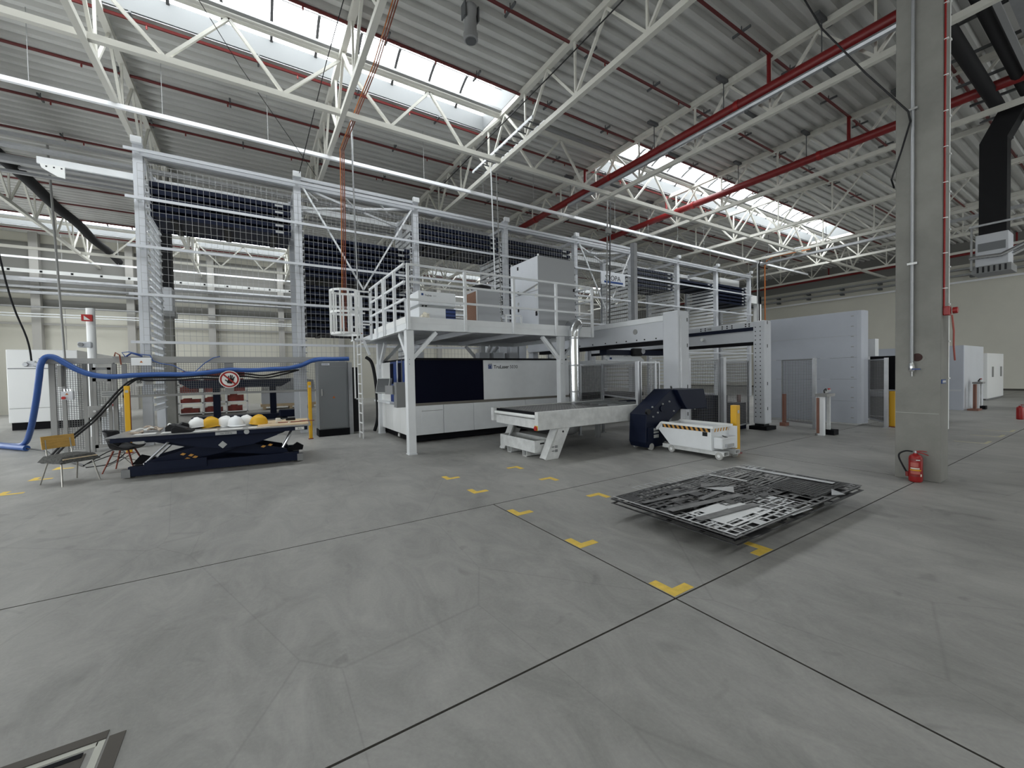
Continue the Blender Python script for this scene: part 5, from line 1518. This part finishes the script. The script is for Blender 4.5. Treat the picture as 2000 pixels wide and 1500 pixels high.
L(MB().prism([(-1.15, 0.70), (-1.05, 0.62), (-0.75, 0.60), (-0.35, 0.48), (0.05, 0.40), (0.55, 0.44), (0.95, 0.58), (1.1, 0.70)], 'y', -0.60, -0.57), 'skirt_plate', 'navy')
L(MB().lathe([(0.07, -0.01), (0.07, 0.0)], (0.06, -0.60, 0.475), 4, 'y'), 'pivot_mark', 'label_grey')
for x, z in ((-0.62, 0.33), (-0.50, 0.30), (-0.56, 0.24), (-0.44, 0.26), (0.66, 0.35), (0.78, 0.37)):
    L(MB().prism([(x, z), (x + 0.05, z - 0.02), (x + 0.09, z + 0.01), (x + 0.04, z + 0.03)], 'y', -0.445, -0.43), 'hazard_mark', 'hazard_orange')
L(MB().box(-1.50, 1.50, -0.72, 0.72, 0.66, 0.74), 'top_frame', 'navy', bevel=0.006)
L(MB().box(-1.55, 1.56, -0.75, 0.75, 0.74, 0.76), 'table_top', 'sheet', bevel=0.003)
L(MB().box(-0.03, 0.30, -0.728, -0.72, 0.675, 0.73), 'rating_label', 'label_grey')
L(MB().lathe([(0.045, -0.009), (0.045, 0)], (0.46, -0.72, 0.70), 14, 'y'), 'round_label', 'label_grey')
lb = L(MB().box(1.28, 1.44, -0.728, -0.72, 0.67, 0.725), 'number_label', 'paper')
tx = text('015', 0.045, (0, 0, 0), FRONT, 'black', t, align='CENTER')
p_ = LT @ Vector((1.36, -0.7295, 0.682))
tx.location = p_ - org(t)
tx.rotation_euler = (math.pi / 2, 0, math.radians(-5))
tx = text('max. 3000 kg', 0.035, (0, 0, 0), FRONT, 'fitting_grey', t, align='CENTER')
tx.location = (LT @ Vector((0.135, -0.7295, 0.69))) - org(t)
tx.rotation_euler = (math.pi / 2, 0, math.radians(-5))
for s in (-0.4, 0.4):
    L(MB().tube([(1.0, s * 0.6, 0.2), (1.25, s * 0.6, 0.66)], 0.03, 8), 'hydraulic_rod', 'silver', smooth=True)
    L(MB().tube([(-1.15, s, 0.2), (-0.75, s, 0.62)], 0.022, 8), 'hydraulic_rod', 'galv', smooth=True)
    for x in (-1.28, 1.28):
        L(MB().lathe([(0.05, -0.03), (0.05, 0.03)], (x, s * 1.25, 0.05), 12, 'y'), 'wheel', 'rubber', smooth=True)
L(MB().box(-1.42, -1.30, -0.56, -0.44, 0.02, 0.16), 'bumper', 'mid_grey')
L(MB().box(1.30, 1.40, -0.56, -0.44, 0.02, 0.16), 'bumper', 'mid_grey')
L(MB().prism([(1.05, 0.2), (1.40, 0.2), (1.42, 0.28), (1.30, 0.36), (1.20, 0.28)], 'y', -0.3, -0.2), 'hinge_block', 'near_black')
L(MB().prism([(-1.35, 0.2), (-1.0, 0.2), (-1.05, 0.30), (-1.22, 0.36), (-1.30, 0.26)], 'y', -0.3, -0.2), 'hinge_block', 'near_black')
ZT_ = 0.76
# board on the table
bo = MB().box(0.62, 1.52, -0.60, 0.60, ZT_, ZT_ + 0.018).xf(LT).build('wooden_board', 'pale_wood')
tag(bo, 'pale wooden board lying on the end of the lift table', 'board')
# helmets
def helmet(x, y, yaw, tilt, m_, label):
    t = thing('safety_helmet', label, 'helmet', (x, y, ZT_), 'safety helmets on the lift table')
    R_ = Matrix.Translation((x, y, ZT_ + 0.004)) @ Matrix.Rotation(yaw, 4, 'Z') @ Matrix.Rotation(tilt, 4, 'Y') @ Matrix.Scale(1.12, 4)
    sh_ = MB()
    N, K = 24, 9
    vs, fs = [], []
    for i in range(K):
        a = math.pi / 2 * i / (K - 1)
        for k in range(N):
            b = 2 * math.pi * k / N
            r = math.cos(a) ** 0.75 if i < K - 1 else 0.02
            vs.append((0.148 * r * math.cos(b), 0.118 * r * math.sin(b), 0.02 + 0.155 * math.sin(a) ** 0.95))
    for i in range(K - 1):
        for k in range(N):
            k2 = (k + 1) % N
            fs.append((i * N + k, i * N + k2, (i + 1) * N + k2, (i + 1) * N + k))
    fs.append(tuple((K - 1) * N + k for k in range(N)))
    sh_.add(vs, fs).xf(R_)
    sh_.build('shell', m_, t, smooth=True)
    br_ = MB()
    vs = []
    for k in range(N):
        b = 2 * math.pi * k / N
        ext = 0.055 * max(0, math.cos(b)) ** 1.5 + 0.010
        for dr, z in ((-0.006, 0.016), (ext, 0.004 if ext > 0.02 else 0.012), (ext, 0.012 if ext > 0.02 else 0.018), (-0.004, 0.026)):
            vs.append(((0.148 + dr) * math.cos(b), (0.118 + dr) * math.sin(b), z))
    fs = []
    for k in range(N):
        k2 = (k + 1) % N
        for j in range(4):
            j2 = (j + 1) % 4
            fs.append((k * 4 + j, k * 4 + j2, k2 * 4 + j2, k2 * 4 + j))
    br_.add(vs, fs).xf(R_)
    br_.build('brim', m_, t, smooth=True)
    rg = MB()
    pts = [(0.12 * math.cos(a), 0, 0.03 + 0.148 * math.sin(a)) for a in [math.radians(d) for d in (25, 50, 75, 100, 125, 150)]]
    rg.tube(pts, [0.008, 0.016, 0.018, 0.018, 0.016, 0.008], 8).xf(R_)
    rg.build('ridge', m_, t, smooth=True)
    hb = MB().lathe([(0.10, 0.0), (0.105, 0.02)], (0, 0, 0), 16).xf(R_)
    hb.build('headband', 'soft_black', t)
ht = [(-0.92, 10.12, 2.4, 0.10, 'bright_white', 'white safety helmet nearest the black bags'), (-0.70, 10.12, 0.4, -0.12, 'yellow', 'yellow safety helmet between the white ones'), (-0.48, 10.15, -0.6, 0.30, 'bright_white', 'white safety helmet just after the first yellow one'),
      (-0.29, 9.98, -1.2, 0.0, 'white', 'greyish white safety helmet in front of the tilted one'), (-0.12, 10.12, 2.2, -0.38, 'bright_white', 'white safety helmet tilted over its neighbour'), (0.10, 9.93, -0.4, 0.12, 'yellow', 'yellow safety helmet at the end of the row')]
for a in ht:
    helmet(*a)
# gloves, bags, papers, tools
t = thing('work_gloves', 'heap of brownish work gloves on the end of the lift table', 'gloves', (-1.6, 9.95, ZT_))
random.seed(11)
for k in range(12):
    x, y = -1.62 + random.uniform(-0.25, 0.28), 10.0 + random.uniform(-0.2, 0.22)
    a = random.uniform(0, 6.28)
    z = ZT_ + 0.02 + random.uniform(0, 0.09)
    pts = [(x + math.cos(a) * s * 0.07, y + math.sin(a) * s * 0.07, z + 0.02 * math.sin(s * 2 + k)) for s in (-1.3, -0.6, 0, 0.6, 1.3)]
    pts = [(p[0], p[1], max(p[2], ZT_ + 0.018)) for p in pts]
    T(pts, [0.012, 0.022, 0.026, 0.02, 0.01], 7).build('glove', 'glove' if k % 3 else 'paper', t, smooth=True)
t = thing('paper_sheets', 'flat papers lying beside the gloves', 'paper', (-1.7, 9.7, ZT_))
for k, (x, y) in enumerate(((-1.78, 9.62), (-1.40, 9.60))):
    MB().box(x, x + 0.3, y, y + 0.21, ZT_, ZT_ + 0.003 + 0.002 * k).build('sheet', 'paper', t)
def bag(x, y, yaw, label, l_=0.34):
    t = thing('black_bag', label, 'bag', (x, y, ZT_), 'black bags on the lift table')
    M_ = Matrix.Translation((x, y, ZT_)) @ Matrix.Rotation(yaw, 4, 'Z')
    MB().prism([(-l_ / 2, 0), (l_ / 2, 0), (l_ / 2, 0.03), (0.06, 0.06), (-l_ / 2 + 0.05, 0.12), (-l_ / 2, 0.08)], 'y', -0.12, 0.12).xf(M_).build('body', 'soft_black', t, bevel=0.015)
    MB().prism([(-l_ / 2 + 0.05, 0.118), (0.06, 0.06), (0.06, 0.072), (-l_ / 2 + 0.06, 0.135)], 'y', -0.10, 0.10).xf(M_).build('flap', 'black', t)
    MB().box(-l_ / 2 - 0.006, -l_ / 2, -0.04, 0.04, 0.04, 0.08).xf(M_).build('tag', 'label_grey', t)
bag(-1.18, 9.88, -0.25, 'black tool bag next to the gloves')
bag(-1.05, 10.18, 0.2, 'black tool bag leaning behind its neighbour')
bag(-1.08, 9.58, -0.15, 'black tool bag in front of the first white helmet', 0.30)
t = thing('paper_sheets', 'pale papers spread in front of the helmets', 'paper', (-0.4, 9.6, ZT_))
for k, (x, y, a) in enumerate(((-0.75, 9.55, 0.1), (-0.35, 9.52, -0.1), (0.1, 9.5, 0.05))):
    MB().box(-0.18, 0.18, -0.12, 0.12, 0, 0.003).xf(Matrix.Translation((x, y, ZT_)) @ Matrix.Rotation(a, 4, 'Z')).build('sheet', 'paper', t)
t = thing('white_cup', 'white mug among the tools on the board', 'mug', (0.52, 10.2, ZT_))
MB().lathe([(0.04, 0.0), (0.045, 0.01), (0.045, 0.09), (0.04, 0.09)], (0.46, 10.22, ZT_), 16).build('body', 'bright_white', t, smooth=True)
T([(0.50, 10.22, ZT_ + 0.07), (0.53, 10.22, ZT_ + 0.05), (0.50, 10.22, ZT_ + 0.02)], 0.008, 6).build('handle', 'bright_white', t)
tag(B(0.62, 0.80, 10.28, 10.42, ZT_ + 0.018, ZT_ + 0.07).build('black_case', 'soft_black', bevel=0.01), 'small black case on the wooden board', 'case')
for k, (x, y, a, l_) in enumerate(((0.42, 9.98, 0.2, 0.24), (0.56, 9.85, -0.1, 0.28), (0.80, 9.80, 0.05, 0.30), (1.0, 9.85, -0.05, 0.26))):
    t = thing('hand_tool', ['steel spanner near the last yellow helmet', 'dark red handled tool beside the spanner', 'long thin tool across the board', 'thin tool at the board end'][k], 'tool', (x, y, ZT_ + 0.018), 'tools on the lift table')
    M_ = Matrix.Translation((x, y, ZT_ + 0.026 - (0.018 if x < 0.5 else 0.0))) @ Matrix.Rotation(a, 4, 'Z')
    MB().box(-l_ / 2, l_ / 2, -0.012, 0.012, -0.006, 0.008).xf(M_).build('shaft', 'silver' if k == 0 else 'dull_red', t)
    MB().lathe([(0.03, -0.006), (0.03, 0.010)], (-l_ / 2, 0, 0), 10).xf(M_).build('head', 'silver', t)

# ================================================================== chairs
t = thing('wooden_chair', 'metal legged chair with wooden back and dark fabric pad', 'chair', (-2.68, 9.96, 0))
cM = Matrix.Translation((-2.66, 9.97, 0)) @ Matrix.Rotation(math.radians(-48), 4, 'Z')
def Cc(mb, name, m_, **k):
    return mb.xf(cM).build(name, m_, t, **k)
Cc(MB().box(-0.24, 0.26, -0.22, 0.24, 0.425, 0.445), 'seat', 'pale_wood', bevel=0.008)
pad = MB()
random.seed(2)
N = 10
vs = [(-0.29 + 0.58 * i / N, -0.27 + 0.54 * j / N, 0.0) for j in range(N + 1) for i in range(N + 1)]
up_ = []
for i_, (x, y, z) in enumerate(vs):
    e = min((x + 0.29) / 0.1, (0.29 - x) / 0.1, (y + 0.27) / 0.1, (0.27 - y) / 0.1, 1)
    up_.append((x, y, 0.445 + 0.045 * max(0, e) ** 0.5 + random.uniform(-0.006, 0.008) - (0.07 if e < 0.02 else 0)))
lo_ = [(x * 0.96, y * 0.96, 0.446 if max(abs(x), abs(y)) < 0.24 else 0.395) for x, y, z in vs]
q = []
for j in range(N):
    for i in range(N):
        a = j * (N + 1) + i
        q.append((a, a + 1, a + N + 2, a + N + 1))
pad.add(up_, q)
pad.add(lo_, [f[::-1] for f in q])
n_ = (N + 1) ** 2
edge = [i for i in range(N + 1)] + [j * (N + 1) + N for j in range(1, N + 1)] + [N * (N + 1) + i for i in range(N - 1, -1, -1)] + [j * (N + 1) for j in range(N - 1, 0, -1)]
for a, b in zip(edge, edge[1:] + edge[:1]):
    pad.f.append([a, b, n_ + b, n_ + a])
Cc(pad, 'seat_pad', 'fabric', smooth=True)
bk = MB()
K = 8
vs = []
for i in range(K + 1):
    y = -0.215 + 0.43 * i / K
    c = 0.03 * (1 - (2 * i / K - 1) ** 2)
    for z in (0.585, 0.80):
        for th in (0, 0.014):
            vs.append((-0.27 - c + th - (z - 0.6) * 0.15, y, z))
fs = []
for i in range(K):
    a = i * 4
    fs += [(a, a + 4, a + 6, a + 2), (a + 1, a + 3, a + 7, a + 5), (a, a + 1, a + 5, a + 4), (a + 2, a + 6, a + 7, a + 3)]
fs += [(0, 2, 3, 1), (K * 4, K * 4 + 1, K * 4 + 3, K * 4 + 2)]
bk.add(vs, fs)
Cc(bk, 'backrest', 'wood', smooth=False)
for s in (-1, 1):
    Cc(MB().tube([(0.28, s * 0.25, 0.0), (0.18, s * 0.20, 0.40), (-0.10, s * 0.19, 0.415)], 0.011, 8), 'leg', 'chrome', smooth=True)
    Cc(MB().tube([(-0.30, s * 0.24, 0.0), (-0.16, s * 0.19, 0.415)], 0.011, 8), 'leg', 'chrome', smooth=True)
    Cc(MB().tube([(-0.16, s * 0.17, 0.415), (-0.25, s * 0.165, 0.48), (-0.29, s * 0.16, 0.74)], 0.010, 8), 'back_tube', 'chrome', smooth=True)

t = thing('shell_chair', 'black plastic shell chair with red-brown wooden legs', 'chair', (-2.12, 10.65, 0))
cM = Matrix.Translation((-2.10, 10.65, 0)) @ Matrix.Rotation(math.radians(-12), 4, 'Z')
sh2 = MB()
NU, NV = 14, 12
vs = []
for i in range(NU + 1):
    u = i / NU
    if u < 0.55:
        x = 0.24 - 0.42 * (u / 0.55)
        z = 0.43 - 0.03 * math.sin(math.pi * u / 0.55)
        wd = 0.24
    else:
        s = (u - 0.55) / 0.45
        x = -0.18 - 0.12 * s
        z = 0.43 + 0.36 * s ** 1.1
        wd = 0.24 - 0.05 * s
    for j in range(NV + 1):
        v = -1 + 2 * j / NV
        lift = (0.14 * (abs(v) ** 3)) * (0.25 + math.exp(-((u - 0.5) / 0.22) ** 2)) if u < 0.8 else 0.02 * abs(v) ** 3
        fx = 0.12 * abs(v) ** 2 if u > 0.5 else 0
        vs.append((x + fx, v * wd, z + lift - (0.05 * abs(v) ** 2 if u > 0.97 else 0)))
fs = []
for i in range(NU):
    for j in range(NV):
        a = i * (NV + 1) + j
        fs.append((a, a + 1, a + NV + 2, a + NV + 1))
sh2.add(vs, fs)
so = Cc(sh2, 'shell', 'black', smooth=True)
sd_ = so.modifiers.new('thickness', 'SOLIDIFY')
sd_.thickness = 0.012
for sx, sy in ((1, 1), (1, -1), (-1, 1), (-1, -1)):
    Cc(MB().tube([(sx * 0.24, sy * 0.23, 0.0), (sx * 0.11, sy * 0.12, 0.40)], [0.011, 0.017], 8), 'leg', 'leg_wood', smooth=True)
for a, b in (((0.2, 0.19, 0.12), (-0.14, -0.14, 0.32)), ((0.2, -0.19, 0.12), (-0.14, 0.14, 0.32)), ((-0.2, 0.19, 0.12), (0.14, -0.14, 0.32)), ((-0.2, -0.19, 0.12), (0.14, 0.14, 0.32))):
    Cc(MB().tube([a, b], 0.005, 6), 'cross_brace', 'black')

# ================================================================== fire extinguishers
def extinguisher(x, y, label, detail=True):
    t = thing('fire_extinguisher', label, 'extinguisher', (x, y, 0), 'red fire extinguishers on the floor')
    MB().lathe([(0.06, 0.0), (0.074, 0.012), (0.077, 0.03), (0.077, 0.345), (0.070, 0.375), (0.05, 0.398), (0.026, 0.41), (0.024, 0.425)], (x, y, 0), 24).build('cylinder', 'red', t, smooth=True)
    MB().lathe([(0.02, 0.42), (0.022, 0.435), (0.018, 0.455)], (x, y, 0), 12).build('valve', 'galv', t, smooth=True)
    d = Vector((-0.27, -0.96, 0))
    MB().tube([(x, y, 0.45), (x + d.x * 0.06, y + d.y * 0.06, 0.462), (x + d.x * 0.13, y + d.y * 0.13, 0.464)], [0.010, 0.008, 0.006], 6).build('lever', 'red', t, smooth=True)
    MB().tube([(x, y, 0.44), (x + d.x * 0.08, y + d.y * 0.08, 0.434), (x + d.x * 0.15, y + d.y * 0.15, 0.412)], [0.009, 0.008, 0.006], 6).build('grip', 'red', t, smooth=True)
    if detail:
        def arc(z0, z1, a0, a1, m_, nm, r=0.0785):
            mb = MB()
            K = 8
            vs = []
            for k in range(K + 1):
                a = math.radians(a0 + (a1 - a0) * k / K)
                for z in (z0, z1):
                    vs.append((x + r * math.cos(a), y + r * math.sin(a), z))
            mb.add(vs, [(2 * k, 2 * k + 2, 2 * k + 3, 2 * k + 1) for k in range(K)])
            mb.build(nm, m_, t, smooth=True)
        arc(0.315, 0.345, 140, 255, 'dull_red', 'dark_band')
        arc(0.324, 0.336, 195, 228, 'paper', 'white_label', 0.0795)
        arc(0.23, 0.29, 150, 215, 'salmon', 'print_block', 0.0795)
        arc(0.195, 0.215, 150, 225, 'cloth', 'white_print', 0.0795)
        arc(0.172, 0.187, 145, 240, 'yellow', 'yellow_print', 0.0795)
        arc(0.125, 0.165, 150, 230, 'salmon', 'print_block', 0.0795)
        arc(0.085, 0.115, 140, 225, 'dull_red', 'dark_band', 0.079)
        arc(0.09, 0.125, 232, 248, 'cloth', 'small_label', 0.0795)
        T(spline([(x - 0.01, y + 0.03, 0.44), (x - 0.03, y + 0.10, 0.445), (x - 0.05, y + 0.165, 0.40), (x - 0.05, y + 0.17, 0.33), (x - 0.04, y + 0.13, 0.22), (x - 0.02, y + 0.095, 0.13), (x - 0.01, y + 0.085, 0.09)]), 0.011, 8).build('hose', 'black', t, smooth=True)
        MB().lathe([(0.018, 0.07), (0.02, 0.14)], (x - 0.015, y + 0.09, 0), 10).build('nozzle', 'dull_red', t)
    return t
extinguisher(8.22, 1.93, 'red fire extinguisher with black hose standing against the concrete pillar')
extinguisher(19.9, 2.33, 'red fire extinguisher standing far beyond the pillar', False)

# ================================================================== scrap skeleton sheets
random.seed(21)
SX, SY = 3.52, 1.98
def cells(x0, y0, x1, y1, minx, miny, out):
    w_, h_ = x1 - x0, y1 - y0
    if (w_ < minx * 2 and h_ < miny * 2) or (w_ < minx * 3 and h_ < miny * 3 and random.random() < 0.18):
        out.append((x0, y0, x1, y1))
        return
    if w_ / minx > h_ / miny:
        c = x0 + w_ * random.uniform(0.35, 0.65)
        cells(x0, y0, c, y1, minx, miny, out)
        cells(c, y0, x1, y1, minx, miny, out)
    else:
        c = y0 + h_ * random.uniform(0.35, 0.65)
        cells(x0, y0, x1, c, minx, miny, out)
        cells(x0, c, x1, y1, minx, miny, out)
def skeleton(x0, y0, x1, y1, z, yaw, minx, miny, m_, label, th=0.004, tilt=(0, 0), bw=(0.010, 0.024), fill=0.12, group='laser cut scrap sheets in the pile'):
    out = []
    cells(x0, y0, x1, y1, minx, miny, out)
    mb = MB()
    for (a, b, c, d) in out:
        r = random.random()
        if r < fill:
            mb.box(a, c, b, d, 0, th)
            continue
        wx = random.uniform(*bw)
        wy = random.uniform(*bw)
        mb.box(a, c, b, b + wy, 0, th)
        mb.box(a, c, d - wy, d, 0, th)
        mb.box(a, a + wx, b + wy, d - wy, 0, th)
        mb.box(c - wx, c, b + wy, d - wy, 0, th)
        if r > 0.72:
            mb.box(a + (c - a) * 0.3, a + (c - a) * 0.7, b + wy, b + (d - b) * 0.45, 0, th)
    cx_, cy_ = (x0 + x1) / 2, (y0 + y1) / 2
    mb.xf(Matrix.Translation((cx_, cy_, z)) @ Matrix.Rotation(yaw, 4, 'Z') @ Matrix.Rotation(tilt[0], 4, 'X') @ Matrix.Rotation(tilt[1], 4, 'Y') @ Matrix.Translation((-cx_, -cy_, 0)))
    o = mb.build('scrap_sheet', m_)
    return tag(o, label, 'scrap sheet', group)
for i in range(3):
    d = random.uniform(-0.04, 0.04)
    skeleton(SX + d, SY + d, SX + 2.86 + d, SY + 1.47 + d, 0.178 + i * 0.017, random.uniform(-0.012, 0.012), 0.55, 0.35, 'scrap_dark', 'dark perforated scrap sheet low in the pile, %s from the floor' % ['first', 'second', 'third', 'fourth', 'fifth', 'sixth', 'seventh'][i], bw=(0.02, 0.04), fill=0.06)  # dark colour here paints the shade seen through the holes above
skeleton(SX, SY, SX + 2.85, SY + 1.45, 0.228, 0.004, 0.16, 0.09, 'scrap', 'grey laser cut skeleton sheet covering the whole pile')
skeleton(SX + 0.05, SY + 0.02, SX + 1.5, SY + 0.62, 0.236, 0.0, 0.10, 0.055, 'scrap_light', 'bright skeleton sheet at the near corner of the pile', bw=(0.006, 0.014))
skeleton(SX + 0.22, SY + 0.14, SX + 0.95, SY + 0.60, 0.243, 0.02, 0.15, 0.09, 'scrap_white', 'small white cut sheet at the near corner of the pile', bw=(0.02, 0.035), fill=0.4)
skeleton(SX + 1.0, SY + 0.55, SX + 2.55, SY + 1.36, 0.246, 0.05, 0.30, 0.04, 'scrap', 'sheet with long narrow slots across the pile middle', bw=(0.007, 0.012), fill=0.05, tilt=(0.01, 0))
skeleton(SX + 0.75, SY + 0.45, SX + 1.75, SY + 0.95, 0.252, -0.1, 0.09, 0.06, 'scrap_dark', 'dark small hole skeleton sheet over the pile middle', bw=(0.007, 0.012))
skeleton(SX + 0.02, SY + 0.7, SX + 1.0, SY + 1.43, 0.242, 0.02, 0.12, 0.07, 'scrap_dark', 'dark skeleton sheet along the far edge of the pile', tilt=(0.015, 0))
skeleton(SX + 2.0, SY + 1.15, SX + 2.84, SY + 1.44, 0.244, -0.03, 0.12, 0.05, 'scrap_light', 'pale skeleton sheet at the corner near the pillar', bw=(0.006, 0.012))
# perforated plate
mb = MB()
px0, py0, px1, py1 = 5.35, 2.10, 6.25, 2.62
nx, ny = 20, 12
for i in range(nx + 1):
    x = px0 + (px1 - px0) * i / nx
    mb.box(x - 0.012, x + 0.012, py0, py1, 0, 0.003)
for j in range(ny + 1):
    y = py0 + (py1 - py0) * j / ny
    mb.box(px0, px1, y - 0.012, y + 0.012, 0, 0.003)
mb.xf(Matrix.Translation((0, 0, 0.247)))
tag(mb.build('perforated_plate', 'scrap_dark'), 'dark perforated plate at the corner of the pile', 'scrap sheet', 'laser cut scrap sheets in the pile')
# loose strips
def strip(p, q, w_, m_, label, th=0.003):
    o = MB().bar(p, q, w_, th).build('scrap_strip', m_)
    tag(o, label, 'scrap strip', 'loose strips on the scrap pile')
strip((6.10, 2.18, 0.262), (6.05, 3.38, 0.262), 0.09, 'scrap_light', 'wide bright strip lying across the far end of the pile')
strip((5.35, 2.85, 0.266), (5.28, 3.32, 0.266), 0.03, 'scrap_white', 'narrow shiny strip in the pile middle')
strip((4.20, 2.75, 0.262), (5.05, 2.83, 0.262), 0.07, 'scrap', 'dark strip with square end on the pile')
strip((3.62, 2.72, 0.256), (4.75, 2.60, 0.256), 0.09, 'scrap', 'long dark strip pointing at the near side of the pile')
strip((3.62, 2.40, 0.256), (4.55, 2.32, 0.256), 0.09, 'scrap', 'long dark strip beside the bright skeleton sheet')
strip((3.60, 3.05, 0.256), (4.5, 2.98, 0.256), 0.06, 'scrap', 'dark strip near the far edge of the pile')
strip((3.55, 1.98, 0.25), (3.53, 3.42, 0.25), 0.02, 'scrap_light', 'thin bright rod along the near end of the pile')
strip((4.5, 1.955, 0.245), (4.95, 1.965, 0.225), 0.02, 'scrap_light', 'thin bent sliver hanging over the side of the pile')
for pts, m_, lab in (([(4.62, 2.98), (4.95, 2.80), (4.72, 2.66)], 'scrap_light', 'triangular offcut pointing up in the pile middle'), ([(5.48, 1.98), (5.75, 2.08), (5.62, 1.90)], 'scrap_light', 'pale triangular offcut hanging over the pile side'), ([(4.60, 3.0), (4.78, 3.12), (4.98, 2.92)], 'scrap', 'grey triangular offcut near the long slots')):
    tag(MB().prism(pts, 'z', 0.268, 0.271).build('offcut', m_), lab, 'offcut', 'triangular offcuts on the scrap pile')
# ladder-like skeleton overhanging the far side
mb = MB()
for y in (3.44, 3.60):
    mb.box(4.05, 5.65, y, y + 0.012, 0.225, 0.228)
for k in range(15):
    x = 4.06 + k * 0.112
    mb.box(x, x + 0.012, 3.45, 3.60, 0.225, 0.228)
tag(mb.build('scrap_sheet', 'scrap_light'), 'ladder shaped scrap strip jutting over the far side of the pile', 'scrap sheet', 'laser cut scrap sheets in the pile')
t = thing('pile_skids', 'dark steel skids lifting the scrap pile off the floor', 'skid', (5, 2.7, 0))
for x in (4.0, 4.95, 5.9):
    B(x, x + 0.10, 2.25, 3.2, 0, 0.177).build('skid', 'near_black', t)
